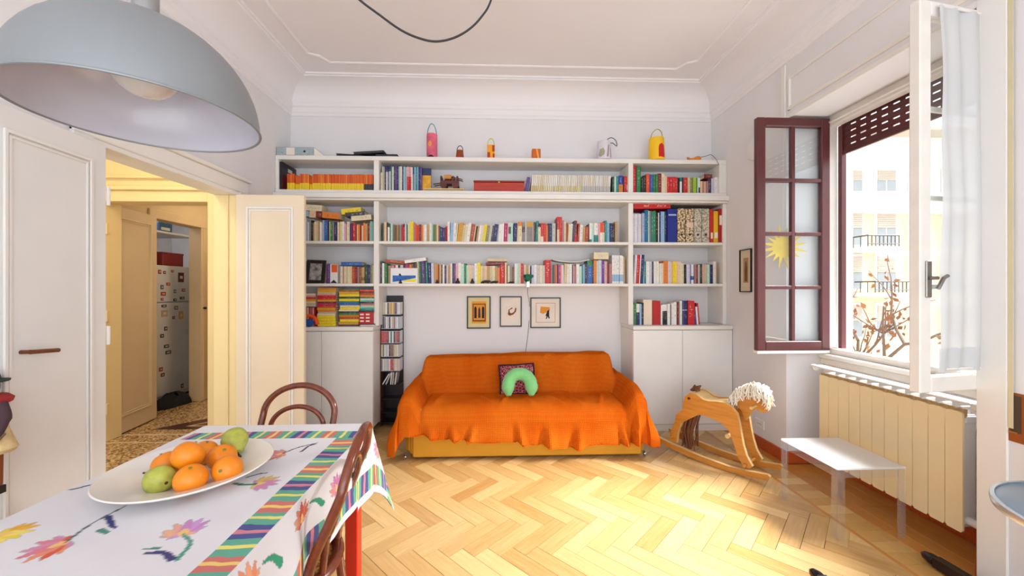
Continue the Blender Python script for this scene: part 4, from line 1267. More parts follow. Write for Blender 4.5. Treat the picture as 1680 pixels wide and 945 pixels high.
# front-facing covers
def slab(name, label, cat, px0, px1, py0, py1, Y, th, m, lean=0.0, z=None):
    a, b = at(px0, py0, Y), at(px1, py1, Y)
    T = Matrix.Translation(((a.x + b.x) / 2, Y, z if z is not None else b.z)) @ Matrix.Rotation(R(-lean), 4, 'X')
    t = thing(name, label, cat, ((a.x + b.x) / 2, Y, z if z is not None else b.z))
    w_, h_ = b.x - a.x, a.z - b.z
    MB().xf(T).box(-w_ / 2, w_ / 2, 0, th, .001, h_, .002).build('cover', m, t)
    return t, T, w_, h_
t, T, w_, h_ = slab('magazine', 'yellow and blue magazine turned cover out beside the wooden model', 'magazine', 692, 707.5, 272, 312, 3.95, .006, mat('blue_cover', '#23335f', .35), z=Z1)
MB().xf(T).box(-w_ / 2 + .002, w_ / 2 - .002, -.001, 0, .002, h_ * .70).build('print', mat('yellow_cover', '#e3a51d', .35, var=.25, scale=25), t)
t, T, w_, h_ = slab('picture_card', 'white card with blue and yellow landscape propped on the middle shelf', 'card', 640.5, 685, 439, 464.6, 3.885, .004, mat('white_card', '#e4e3e6', .6), 3, z=Z3)
MB().xf(T).prism([(-w_ * .42, h_ * .10), (-w_ * .02, h_ * .20), (w_ * .43, h_ * .36), (w_ * .43, h_ * .52), (-w_ * .42, h_ * .52)], 'y', -.001, 0).build('print', mat('sea_blue', '#2a63b0', .6, var=.3, scale=40), t)
MB().xf(T).prism([(-w_ * .02, h_ * .10), (w_ * .43, h_ * .10), (w_ * .43, h_ * .32), (0, h_ * .2)], 'y', -.001, 0).build('print', mat('field_yellow', '#e5d22c', .6), t)
MB().xf(T).prism([(-w_ * .20, h_ * .52), (-w_ * .10, h_ * .52), (-w_ * .14, h_ * .66), (-w_ * .18, h_ * .62)], 'y', -.001, 0).build('print', c_blk, t)
t, T, w_, h_ = slab('book', 'white and orange book turned cover out on middle left shelf', 'book', 541.5, 553.5, 432, 463.6, 3.90, .02, mat('white_cover', '#dedbd8', .5), 0, z=Z3)
MB().xf(T).prism([(-w_ * .3, h_ * .58), (w_ * .49, h_ * .58), (w_ * .49, h_ * .98), (-w_ * .3, h_ * .98)], 'y', -.0008, 0).build('print', mat('orange_print', '#dc5a1f', .5), t)
MB().xf(T).prism([(-w_ * .48, .004), (w_ * .48, .004), (w_ * .2, h_ * .12), (0, h_ * .2), (-w_ * .2, h_ * .12)], 'y', -.0008, 0).build('print', c_blk, t)
# black photo frame
a, b = at(500.5, 424.5, 3.885), at(532, 463.6, 3.885)
T = Matrix.Translation(((a.x + b.x) / 2, 3.878, Z3 + .001)) @ Matrix.Rotation(R(-7), 4, 'X') @ Matrix.Rotation(R(2), 4, 'Y')
t = thing('photo_frame', 'black framed black-and-white photograph on the middle left shelf', 'photo frame', ((a.x + b.x) / 2, 3.89, Z3))
w_, h_ = b.x - a.x, a.z - b.z
mb = MB().xf(T)
f_ = .034
mb.box(-w_ / 2, -w_ / 2 + f_, 0, .014, 0, h_, .002).box(w_ / 2 - f_, w_ / 2, 0, .014, 0, h_, .002).box(-w_ / 2 + f_, w_ / 2 - f_, 0, .014, 0, f_, .002).box(-w_ / 2 + f_, w_ / 2 - f_, 0, .014, h_ - f_, h_, .002)
mb.build('frame', M_bfr, t)
MB().xf(T).box(-w_ / 2 + f_, w_ / 2 - f_, .006, .012, f_, h_ - f_).build('photo', mat('grey_photo', '#8d8a88', .5, var=.75, scale=22), t)
MB().xf(T).box(-.03, .03, .014, .018, .01, h_ * .6).build('stand', M_bfr, t)

# lever-arch binders of the upper right shelf
def pattern(name, c0, c1, sc):
    m, t_, b = new_mat(name)
    tc = node(t_, 'ShaderNodeTexCoord')
    nz = node(t_, 'ShaderNodeTexNoise', i_Scale=sc, i_Detail=2.0)
    rp = node(t_, 'ShaderNodeValToRGB')
    rp.color_ramp.elements[0].position, rp.color_ramp.elements[1].position = .46, .52
    rp.color_ramp.elements[0].color = lin(c0) + (1,); rp.color_ramp.elements[1].color = lin(c1) + (1,)
    t_.links.new(tc.outputs['Object'], nz.inputs['Vector']); t_.links.new(nz.outputs['Fac'], rp.inputs[0]); t_.links.new(rp.outputs[0], b.inputs['Base Color'])
    b.inputs['Roughness'].default_value = .5
    return m
PB1, PB2 = pattern('marbled_cream', '#6d5232', '#dcc7a2', 55), pattern('marbled_grey', '#8f8a72', '#cfc5b4', 70)
def binder(px0, px1, hpx, m, label, hole=None, lab=None, labm=None, lz=(.55, .85), Y=3.89):
    x0, x1 = X_(px0, Y), X_(px1, Y)
    h = hpx * Y / F_PX
    t = thing('binder', label, 'binder', ((x0 + x1) / 2, Y + .1, Z2))
    MB().box(x0 + .001, x1 - .001, Y, Y + .25, Z2 + .001, Z2 + h, .004).build('case', m, t)
    xc = (x0 + x1) / 2
    if hole:
        MB().xf(Matrix.Translation((xc, Y + .001, Z2 + h * hole)) @ Matrix.Rotation(R(90), 4, 'X')).lathe([(0, 0), (.012, 0), (.012, .003), (.009, .003), (.009, .0015), (0, .0015)], seg=14).build('finger_hole', M_black, t)
    if lab:
        MB().box(x0 + .008, x1 - .008, Y - .001, Y + .001, Z2 + h * lz[0], Z2 + h * lz[1]).build('spine_label', labm or M_paper, t)
    return t
binder(1095.5, 1111, 56, mat('royal_binder', '#1c2a86', .35), 'royal blue binder with white lettering beside the marbled binders', None, 1, mat('pale_lettering', '#b9c2e0', .5), (.80, .84))
binder(1111.8, 1124.8, 57, PB1, 'leftmost of four marbled binders, cream with brown blotches', .23)
binder(1125.4, 1138.2, 57, PB1, 'second of four marbled binders, cream and brown with blank label', .23, 1, mat('peach_label', '#dcc0ac', .7), (.44, .60))
binder(1138.8, 1151.2, 57, PB2, 'third of four marbled binders, grey green speckled', .23)
binder(1151.8, 1164.2, 57, PB2, 'rightmost of four marbled binders, grey speckled beside the red folder', .23)
binder(1165, 1170.6, 56, mat('red_binder', '#c8281c', .4), 'slim red binder with white foot label beside the yellow one', None, 1, None, (.12, .30))
binder(1171, 1178.6, 53, mat('yellow_binder', '#e8b21c', .4), 'yellow binder with white foot label on upper right shelf', None, 1, None, (.14, .32))
binder(1179, 1185.4, 57, mat('crimson_binder', '#a3151b', .4), 'crimson binder with high white label at right end of upper shelf', None, 1, None, (.52, .80))

# ------------------------------------------------------------------ stacks of comics on the left worktop
def stack(px0, px1, seq, py_bot, where, sid, Y=3.80):
    z = at(px0, py_bot, Y).z if py_bot else Z4 + .001
    z = max(z, Z4 + .001)
    for i, (c, h) in enumerate(seq):
        j = rb.uniform(-1.2, 1.2)
        a, b = X_(px0 + j, Y), X_(px1 + j, Y)
        hh = h * Y / F_PX
        o = link('comic_book', BK_F)
        o.scale = (hh * .94, rb.uniform(.17, .19), b - a)
        o.rotation_euler = (0, R(90), 0)
        o.location = (a, Y + .035 + rb.uniform(0, .012), z + hh / 2)
        set_colour(o, c)
        look = PAL[c][1]
        tag(o, '%s comic, %s from the bottom in the %s' % (look, ordinal(i + 1), where), 'comic', 'comics in the %s' % where)
        z += hh
    return z
rs = random.Random(5)
def seqof(s): return [(q[:2], float(q[2:])) for q in s.split()]
stack(517.5, 547.5, seqof('ye4.5 ye4.2 ye4.4 ye4.4 cr3 lg2.6 or3 go4.4 rd4 mg2.4 dr3 go3.6 rd3.6 rd3.2 pk2.2 be3 go4.6 or2.4'), None, 'second comic stack', 1)
stack(553.5, 586.5, seqof('pl2.4 go4.6 ye4.2 ru3.6 or3.4 gn3 dk3 cr2.6 ye4.2 cr3 bl4.6 te2 ye4.4 dg3.2 ye4.2 go4 ru2.4 gn1.6'), None, 'third comic stack', 2)
zt = stack(588, 612.5, seqof('wh2 dk1.4'), None, 'pile under the red album', 3)
a, b = X_(589, 3.83), X_(610.6, 3.83)
t = thing('album', 'red album with rows of pale print, at the foot of the rightmost comic pile', 'book', ((a + b) / 2, 3.9, zt))
MB().box(a, b, 3.825, 4.03, zt + .001, zt + .118, .002).build('cover', mat('album_red', '#b5171f', .35), t)
mb = MB()
for r_ in range(3):
    for q in range(2):
        mb.box(a + .012 + q * .055, a + .048 + q * .055, 3.8242, 3.825, zt + .022 + r_ * .032, zt + .036 + r_ * .032)
mb.build('print', M_paper, t)
zt2 = zt + .120
def stack_at(px0, px1, seq, z, where, Y=3.80):
    for i, (c, h) in enumerate(seq):
        a, b = X_(px0 + rb.uniform(-.6, .6), Y), X_(px1, Y)
        hh = h * Y / F_PX
        o = link('comic_book', BK_F)
        o.scale = (hh * .94, rb.uniform(.17, .19), b - a); o.rotation_euler = (0, R(90), 0); o.location = (a, Y + .035 + rb.uniform(0, .012), z + hh / 2)
        set_colour(o, c)
        tag(o, '%s comic, %s from the bottom in the %s' % (PAL[c][1], ordinal(i + 1), where), 'comic', 'comics in the %s' % where)
        z += hh
stack_at(588.5, 611, seqof('dk2 te3.2 tq2.8 cr2 du3.4 dk3 tq3.2 wh1.8 gn2.6 or3.4 ru3.2 dr2.8 ro2.4'), zt2, 'pile above the red album')
# upright comics with a slanted pile on them, at the door end
shelf_row('dk2.4x31 lg1.6x31 bk2.6x31 pe3x30 rd2.8x30 du1.8x30 rd2x30 wh1.2x30 rd2.2x30', 496.6, Z4, 'left worktop', 'upright comics on the left worktop', Y=3.86)
zz = Z4 + 31.5 * 3.86 / F_PX
for i, (c, h) in enumerate(seqof('lg3 be3 cr2.6 go3.4 rd4 pk2.4 cr3.2')):
    hh = h * 3.8 / F_PX
    o = link('comic_book', BK_F); a, b = X_(496.6, 3.83), X_(516.5, 3.83)
    o.scale = (hh * .94, .17, b - a); o.rotation_euler = (0, R(90), 0); o.location = (a, 3.84, zz + hh / 2)
    set_colour(o, c); zz += hh
    tag(o, '%s comic, %s from the bottom lying on the upright comics by the door' % (PAL[c][1], ordinal(i + 1)), 'comic', 'comics lying by the door')
# toy: orange padded hoop with blue middle
t = thing('soft_toy', 'orange and blue soft toy before the comics on left worktop', 'toy', at(508, 537, 3.80))
c0 = at(508.5, 536, 3.80)
hoop = [(c0.x + .072 * math.cos(a), 3.79, Z4 + .022 + .085 * math.sin(a)) for a in [math.pi * k / 16 for k in range(17)]]
MB().tube(hoop, .017, 10).build('body', mat('toy_orange', '#e2521b', .8), t)
MB().ball((c0.x - .005, 3.79, Z4 + .038), .042, sc=(1.15, .5, .85)).build('belly', mat('toy_blue', '#1d4d9a', .8, var=.3, scale=30), t)

# set out the rows: the 270 books that show largest one by one, the slimmest rest as one run
ROWS.sort(key=lambda q: -(q[0] * q[1]) - (10 if q[11] != 'book' else 0))
nbk = 0
slim = MB(); slim_c = []
def box_part(T, x0, x1, y0, y1, z0, z1, c):
    slim.xf(T).box(x0, x1, y0, y1, z0, z1); slim_c.extend([lin(PAL[c][0])] * 6)
for wd, h, d, x, y, z, lean, c, band, rnd_, lab, kind, group in ROWS:
    if kind == 'book': nbk += 1
    if kind != 'book' or nbk <= 270:
        o = link(kind, BK_R if rnd_ else BK_F)
        o.scale = (wd * math.cos(R(lean)), d, h)
        o.location = (x, y, z)
        o.rotation_euler = (0, R(lean), 0)
        set_colour(o, c, band)
        tag(o, lab, kind, group)
        continue
    T = Matrix.Translation((x, y, z)) @ Matrix.Rotation(R(lean), 4, 'Y')
    w2 = wd * math.cos(R(lean)) / 2
    cuts = [(0, 1, c)]
    if band:
        a, b = max(0, band[1]), min(1, band[2])
        cuts = [q for q in ((0, a, c), (a, b, band[0]), (b, 1, c)) if q[1] - q[0] > .01]
    for a, b, cc in cuts: box_part(T, -w2, w2, 0, d, a * h, b * h, cc)
m, t_, b_ = new_mat('slim_book_covers')
ca = node(t_, 'ShaderNodeVertexColor', layer_name='tone')
t_.links.new(ca.outputs[0], b_.inputs['Base Color']); b_.inputs['Roughness'].default_value = .5
so_ = slim.build('slim_books', m, None, 0)
att_ = so_.data.color_attributes.new('tone', 'FLOAT_COLOR', 'CORNER')
att_.data.foreach_set('color', np.repeat(np.array([(*q, 1) for q in slim_c], dtype=np.float32), 4, axis=0).ravel())
stuff(tag(so_, 'slim paperbacks squeezed between the larger books along the shelves', 'books'))

# ------------------------------------------------------------------ things on top of the bookcase
YT = 3.93
def topc(px, Y=YT): return Vector((X_(px, Y), Y, Z_TOP + .001))
# marbled lever-arch file lying on its side
x0, x1 = X_(452.5, 3.885), X_(515, 3.885)
t = thing('binder', 'grey marbled lever-arch file lying on top of the bookcase', 'binder', ((x0 + x1) / 2, 4.0, Z_TOP))
MB().box(max(x0, XL + .004), x1, 3.885, 4.15, Z_TOP + .001, Z_TOP + .085, .004).build('case', mat('marbled_slate', '#9fb0b5', .5, var=.3, scale=160), t)
MB().box(x0 + .10, x0 + .18, 3.884, 3.886, Z_TOP + .008, Z_TOP + .078).build('spine_label', M_paper, t)
MB().xf(Matrix.Translation((x0 + .275, 3.886, Z_TOP + .043)) @ Matrix.Rotation(R(90), 4, 'X')).lathe([(0, 0), (.011, 0), (.011, .003), (0, .003)], seg=12).build('finger_hole', M_black, t)
MB().prism([(x1 + .0005, Z_TOP + .001), (x1 + .10, Z_TOP + .001), (x1 + .0005, Z_TOP + .08)], 'y', 3.89, 4.12).build('loose_pages', M_paper, t)
for px0, px1, tl, h, nm in ((552, 594, -3, .016, 'leftmost flat black portfolio on the bookcase top'), (580, 630, 4, .022, 'middle black portfolio propped on the flat one on the bookcase top'), (616, 652, 0, .026, 'rightmost flat black portfolio on the bookcase top')):
    a, b = X_(px0, 3.9), X_(px1, 3.9)
    zb0 = Z_TOP + .001 + (.022 if tl == 4 else 0) + (abs(math.sin(R(tl))) * (b - a) / 2)
    T = Matrix.Translation(((a + b) / 2, 4.0, zb0 + h / 2)) @ Matrix.Rotation(R(-tl), 4, 'Y')
    t = thing('portfolio', nm, 'portfolio', ((a + b) / 2, 4.0, Z_TOP), 'black portfolios on the bookcase')
    l2 = (b - a) / 2
    MB().xf(T).box(-l2, l2, -.11, .13, -h / 2, -h / 2 + .004).box(-l2, l2, -.11, .13, h / 2 - .004, h / 2).box(-l2, l2, .124, .13, -h / 2, h / 2).build('cover', mat('portfolio_black', '#1c1a24', .4), t)
    MB().xf(T).box(-l2 + .006, l2 - .006, -.104, .123, -h / 2 + .004, h / 2 - .004).build('sheets', mat('grey_sheets', '#4a4650', .8), t)
def lantern(px0, px1, py_top, label, m, name='paper_lantern', prints=(), handle=None, hmat=None, taper=1.0, square=False):
    c = topc((px0 + px1) / 2)
    r = (X_(px1, YT) - X_(px0, YT)) / 2
    h = at(818, py_top, YT).z - at(818, 258.5, YT).z
    t = thing(name, label, 'lantern', c)
    if square:
        MB().box(c.x - r, c.x + r, c.y - r * .8, c.y + r * .8, c.z, c.z + h, .004).build('body', m, t)
    else:
        MB().lathe([(0, 0), (r, 0), (r, h * .02), (r * (1 + taper) / 2, h * .5), (r * taper, h), (r * taper - .003, h), (r - .004, .004), (0, .004)], c, 28).build('body', m, t)
    for poly, pm in prints:           # coloured paper shapes glued round the front
        mb = MB()
        if square:
            mb.prism([(c.x + u * r, c.z + v * h) for u, v in poly], 'y', c.y - r * .8 - .0014, c.y - r * .8)
        else:                         # convex outline wrapped in narrow rows round the body
            v0, v1 = min(q[1] for q in poly), max(q[1] for q in poly)
            def span(v):
                xs = []
                for (ua, va), (ub, vb) in zip(poly, poly[1:] + poly[:1]):
                    if min(va, vb) - 1e-6 <= v <= max(va, vb) + 1e-6:
                        if abs(va - vb) < 1e-6: xs += [ua, ub]
                        else: xs.append(ua + (ub - ua) * (v - va) / (vb - va))
                return min(xs), max(xs)
            def wrap(i, j):
                v = v0 + (v1 - v0) * i / 10
                lo, hi2 = span(v)
                a = -math.pi / 2 + (lo + (hi2 - lo) * j / 8) * 1.25
                rr = r * (1 + (taper - 1) * v) + .0016
                return (c.x + rr * math.cos(a), c.y + rr * math.sin(a), c.z + v * h)
            mb.grid(wrap, 11, 9)
        mb.build('paper_shape', pm, t, 0)
    if handle:
        pts = [Vector((c.x + dx * r, c.y, c.z + h * hz)) for dx, hz in handle]
        MB().tube(bez(pts, 8), .0045, 6).build('handle', hmat or m, t)
    return t
lantern(700, 717.5, 219.5, 'tall pink paper lantern with blue handle on the bookcase', mat('pink_paper', '#d5607a', .7, var=.3, scale=9),
        prints=[([(-.5, .5), (-.2, .42), (0.1, .5), (.1, .62), (-.2, .68), (-.5, .6)], mat('apricot_paper', '#e59a4e', .8)), ([(-.5, 0.01), (.4, .01), (.3, .06), (0, .09), (-.4, .06)], c_blk)],
        handle=[(-.85, .95), (-.75, 1.2), (-.2, 1.45), (.4, 1.38), (.8, 1.12), (.85, .9)], hmat=mat('blue_handle', '#3f92ac', .6))
lantern(747.5, 761.5, 245, 'small brown paper lantern with wire handle on the bookcase', mat('brown_paper', '#8b4423', .8, var=.3, scale=30), taper=.75,
        prints=[([(-.6, .05), (.1, .1), (0, .6), (-.5, .6)], mat('rust_paper', '#a83c1c', .8))], handle=[(-.7, .95), (-.5, 1.4), (.1, 1.6), (.6, 1.35), (.7, .9)], hmat=mat('wire', '#6a6068', .4, .8))
lantern(799.5, 811.5, 236, 'small yellow and orange lantern with green handle on the bookcase', mat('amber_paper', '#f0a11c', .7), square=True,
        prints=[([(-1, .02), (-.2, .02), (-.2, .45), (-1, .45)], mat('rust_paper2', '#a8401a', .8)), ([(.35, .5), (1, .5), (1, .95), (.35, .95)], MATS['rust_paper2']), ([(.5, .02), (1, .02), (1, .35), (.5, .35)], MATS['rust_paper2'])],
        handle=[(-.95, .9), (-.85, 1.25), (-.2, 1.5), (.6, 1.4), (1.0, .95)], hmat=mat('green_handle', '#c4c43a', .6))
t = lantern(872.5, 886.5, 242, 'small orange paper box with a pale diagonal stripe on the bookcase', mat('orange_paper', '#c9651e', .8, var=.15, scale=20), name='paper_box', square=True,
            prints=[([(-.1, 1), (.2, 1), (.7, .02), (.3, .02)], mat('pale_orange', '#e8a96a', .8))])
t['category'] = 'box'
lantern(979, 1003, 228, 'white decorated paper lantern with wire loop on the bookcase', mat('white_paper', '#d9d3dc', .8, var=.05), taper=.85,
        prints=[([(-.85, .2), (-.6, .1), (-.2, .2), (-.1, .4), (-.3, .58), (-.7, .55)], mat('sage_paper', '#a8a78e', .8)), ([(.1, .1), (.25, .1), (.45, .75), (.3, .75)], mat('mauve_paper', '#8f7f98', .8)), ([(.6, .1), (.7, .1), (.75, .6), (.65, .6)], MATS['mauve_paper'])],
        handle=[(.4, .98), (.5, 1.15), (1.0, 1.25), (1.6, 1.1), (1.75, .8), (1.2, .95), (.8, .95)], hmat=MATS['wire'])
lantern(1064, 1090, 221, 'yellow lantern with red arched door on the bookcase', mat('yellow_lantern', '#f3c11a', .6, var=.06), taper=.88,
        prints=[([(-.1, .09), (.62, .09), (.62, .5), (.52, .64), (.26, .7), (0, .64), (-.1, .5)], mat('red_paper', '#c8161c', .6))],
        handle=[(-.75, 1.0), (-.5, 1.25), (.1, 1.42), (.6, 1.3), (.8, .98)], hmat=mat('olive_handle', '#b7a022', .6))
# little carved fish on a cord that hangs over the edge
c = topc(1140)
t = thing('wooden_fish', 'small orange wooden fish on a dark cord at bookcase right', 'ornament', c)
pts = [(-.075, .012), (-.05, .02), (-.02, .005), (.02, .0), (.055, .012), (.062, .032), (.04, .055), (.01, .05), (-.02, .035), (-.05, .03), (-.078, .045)]
MB().prism([(c.x + x, c.z + z) for x, z in pts], 'y', c.y - .012, c.y + .012).build('body', mat('fish_orange', '#d98322', .5, var=.2, scale=30), t)
cd = [c + Vector(v) for v in ((.055, 0, .045), (.10, -.02, .05), (.14, -.05, .055), (.17, -.075, .012), (.19, -.085, -.03), (.20, -.085, -.055))]
MB().tube(bez(cd, 6), .0028, 6).build('cord', mat('cord_brown', '#5a4a30', .9), t)

# things in the top centre bay
a, b = X_(695, 3.9), X_(762, 3.9)
tag(MB().box(a, b, 3.885, 4.06, Z1 + .001, Z1 + .028, .003).mi(1).box(a + .01, b - .01, 3.8835, 3.8855, Z1 + .009, Z1 + .013).build('wooden_board', [wood('pale_wood', '#c9a566', '#e0c288', .5), M_gap]), 'pale wooden board under the dark wooden model', 'board')
c = Vector((X_(738, 3.95), 3.95, Z1 + .0285))
t = thing('wooden_model', 'dark red-brown wooden model of a cart on the pale board', 'model', c)
M_dkw = wood('dark_red_wood', '#3c1410', '#6a2219', .4)
mb = MB()
mb.box(c.x - .09, c.x + .09, c.y - .05, c.y + .05, c.z + .045, c.z + .085, .004)
for q in range(5):
    mb.box(c.x - .088 + q * .04, c.x - .072 + q * .04, c.y - .056, c.y + .056, c.z + .085, c.z + .125, .002)
mb.build('body', M_dkw, t)
for sx in (-.055, .06):
    for sy in (-.055, .055):
        MB().xf(Matrix.Translation((c.x + sx, c.y + sy, c.z + .034)) @ Matrix.Rotation(R(90), 4, 'X')).lathe([(0, -.006), (.033, -.006), (.033, .006), (0, .006)], seg=16).build('wheel', M_dkw, t)
for y in (-.03, .03):
    MB().tube([(c.x - .08, c.y + y, c.z + .06), (c.x - .16, c.y + y * 1.2, c.z + .045)], .005, 6).build('shaft', M_dkw, t)
    MB().tube([(c.x - .02, c.y + y, c.z + .13), (c.x + .13, c.y + y, c.z + .095)], .005, 6).build('pole', M_dkw, t)
MB().box(c.x - .05, c.x + .02, c.y - .06, c.y + .02, c.z + .095, c.z + .135, .003).build('load', wood('orange_wood', '#b5722a', '#cf8f3e', .5), t)
a, b = X_(777.5, 3.90), X_(860, 3.90)
t = thing('wooden_box', 'red lacquered wooden box on the top centre shelf', 'box', ((a + b) / 2, 4.0, Z1))
M_rbx = wood('red_lacquer', '#a3240f', '#c23a14', .35, (1, 20, 20))
MB().box(a, b, 3.90, 4.08, Z1 + .001, Z1 + .095, .004).build('body', M_rbx, t)
MB().box(a - .004, b + .004, 3.894, 4.086, Z1 + .095, Z1 + .112, .004).build('lid', wood('red_lacquer_lid', '#6b1c10', '#8a2414', .35), t)
MB().box((a + b) / 2 - .01, (a + b) / 2 + .01, 3.890, 3.8945, Z1 + .085, Z1 + .103, .002).build('clasp', MATS['brass'], t)

# small dark figurines along the middle shelf
def animal(px, label, L_=.05, z=Z3, kind=0, Y=3.882):
    x = X_(px, Y)
    t = thing('figurine', label, 'figurine', (x, Y, z))
    s_ = L_
    m = mat('dark_figurine', '#2c1d1c', .5)
    if kind == 0:      # low four-legged animal
        body = [Vector((x + s_ * q, Y, z + s_ * .42 * h)) for q, h in ((-1.0, .35), (-.6, .75), (-.1, 1), (.4, .95), (.7, 1.1), (1.0, .9))]
        MB().tube(bez(body, 4), [s_ * .05 + s_ * .22 * math.sin(math.pi * min(1, .08 + .84 * i / 20)) for i in range(21)], 8).build('body', m, t)
        mb = MB()
        for q in (-.45, .4):
            for y in (-.14, .14):
                mb.tube([(x + s_ * q, Y + s_ * y, z + s_ * .4), (x + s_ * (q + .06), Y + s_ * y * 1.6, z + .001)], s_ * .07, 6)
        mb.build('legs', m, t)
    else:              # crouched, rounded figure
        MB().lathe([(0, 0), (s_ * .45, 0), (s_ * .5, s_ * .25), (s_ * .36, s_ * .6), (s_ * .16, s_ * .78), (0, s_ * .8)], (x, Y, z), 14).build('body', m, t)
        MB().ball((x, Y - s_ * .1, z + s_ * .95), s_ * .24, 12, 8).build('head', m, t)
animal(657, 'dark rounded figurine before the blue and yellow card', .034, kind=1)
animal(717, 'small dark figurine left of the purple books on middle shelf', .032, kind=1)
animal(751, 'dark figurine before the pink book on middle shelf', .045, kind=1)
animal(775, 'slim dark figurine before the peach book on middle shelf', .042, kind=1)
animal(797, 'dark lizard figurine below the yellow book on middle shelf', .05)
animal(811, 'dark crouching animal figurine before the tan books', .04)
animal(838, 'low dark figurine right of the large red book', .03)

# clip lamp with its cable
c = at(866, 464, 3.862)
t = thing('clip_lamp', 'small green clip lamp fixed to the middle shelf edge', 'lamp', (c.x, 3.86, Z3 - .03))
M_chr = mat('chrome', '#b9b9b9', .15, 1.0)
MB().box(c.x - .018, c.x + .018, 3.84, 3.905, Z3 + .001, Z3 + .008, .002).box(c.x - .018, c.x + .018, 3.84, 3.905, Z3 - .036, Z3 - .029, .002).box(c.x - .014, c.x + .014, 3.838, 3.846, Z3 - .036, Z3 + .02, .002).build('clip', M_chr, t)
MB().tube([(c.x, 3.845, Z3 + .018), (c.x + .004, 3.845, Z3 + .045)], .006, 8).build('neck', M_chr, t)
MB().xf(Matrix.Translation((c.x + .008, 3.845, Z3 + .062)) @ Matrix.Rotation(R(72), 4, 'Y') @ Matrix.Rotation(R(-15), 4, 'X')).lathe([(0, .05), (.012, .048), (.018, .03), (.034, .0), (.040, -.04), (.036, -.038), (.03, 0), (0, .03)], seg=20).build('shade', mat('green_enamel', '#0f6a4a', .3), t)
cb = [(c.x, 3.86, Z3 - .03), (c.x + .004, 3.95, Z3 - .10), at(868.5, 500, YB - .006), at(867, 540, YB - .006), at(861, 588, YB - .006), (at(860, 588, YB).x, YB - .006, .55)]
MB().tube(bez(cb, 8), .0022, 6).build('cable', M_black, t)

# three framed prints over the sofa
def pic(px0, px1, py0, py1, label, mt, arts, fw=.012):
    a, b = at(px0, py0, YB - .01), at(px1, py1, YB - .01)
    art_frame('picture', label, ((a.x + b.x) / 2, YB - .0005, (a.z + b.z) / 2), b.x - a.x, a.z - b.z, 'b', M_bfr, mt, arts, fw)
pic(766, 805, 486, 539, 'leftmost framed print over the sofa, three dark arches on gold', mat('gold_mount', '#dccb9a', .8),
    [([rect(.20, .82, .16, .84)], mat('gold_print', '#dda23a', .8, var=.15)), ([rect(.24, .79, .22, .77)], mat('brick_print', '#7c2e1c', .8)), ([rect(.28, .75, .26, .74)], mat('amber_print', '#e0962c', .8)),
     ([[(x - .05, .32), (x + .05, .32), (x + .05, .64), (x, .69), (x - .05, .64)] for x in (.36, .68)], c_blk), ([[(.47, .33), (.57, .33), (.56, .6), (.52, .68), (.48, .6)]], mat('print_indigo', '#2c2f5c', .8))])
pic(820, 856, 486, 536, 'middle framed print over the sofa, small brown sketch', M_paper,
    [([rect(.30, .74, .33, .66)], mat('sketch_paper', '#dfc9b4', .8)), ([rect(.315, .725, .34, .65)], M_paper),
     ([[(.36, .40), (.45, .36), (.62, .40), (.74, .50), (.76, .60), (.70, .62), (.66, .50), (.55, .44), (.46, .46), (.44, .55), (.6, .60), (.55, .63), (.4, .56)]], c_brn)])
pic(870, 920, 488, 538, 'rightmost framed print over the sofa, dark walking figure on orange', M_paper,
    [([rect(.19, .82, .18, .82)], c_brn), ([rect(.20, .81, .19, .81)], M_paper), ([[(.32, .5), (.42, .46), (.55, .52), (.64, .58), (.64, .68), (.34, .70)]], MATS['amber_print']),
     ([[(.5, .30), (.54, .38), (.50, .40), (.56, .56), (.62, .60), (.62, .40), (.64, .31), (.60, .31), (.58, .38), (.54, .30)]], c_blk)])

# ------------------------------------------------------------------ CD rack and its discs
cx0, cx1 = X_(626.5, 4.02), X_(657, 4.02)
rk = thing('cd_rack', 'slim dark CD tower standing beside the sofa', 'rack', ((cx0 + cx1) / 2, 4.05, 0))
M_rk = mat('rack_black', '#241c22', .4)
MB().box(cx0 - .010, cx0 - .002, 3.99, 4.14, 0, 1.33, .002).build('side', wood('rack_wood', '#4a2c1a', '#6b4126', .5), rk)
MB().box(cx0 - .002, cx1 + .002, 4.135, 4.142, 0, 1.33, .002).build('back', M_rk, rk)
tiers = [516.2, 539.6, 563.2, 585.4, 608.6, 631, 653.8, 676]
tz = [at(640, y, 4.0).z for y in tiers]
for z in tz + [0.05]:
    MB().box(cx0 - .002, cx1 + .004, 3.985, 4.135, z - .006, z, .001).build('tray', M_rk, rk)
cdm = MB().box(-.5, .5, 0, 1, 0, 1).mi(1).box(-.42, .42, -.004, 0, .04, .96).mesh('compact_disc', [mat('jewel_case', '#c9ccd0', .15), M_plain], 0)
cdm.materials[1] = spine_mat('disc_spine')
rows = ['tn lg cr wh dk be go ye du pl la wh', 'dk nv gy wh la dk wh be du la wh lb', 'rd rd rd rd dk wh te wh dk du rd pl', 'cr ol wh la wh bk br br be cr wh lg', 'gy wh cr la lg wh rd rd be wh pe la', 'wh lg wh be wh']
names = ['top', 'second', 'third', 'fourth', 'fifth', 'sixth']
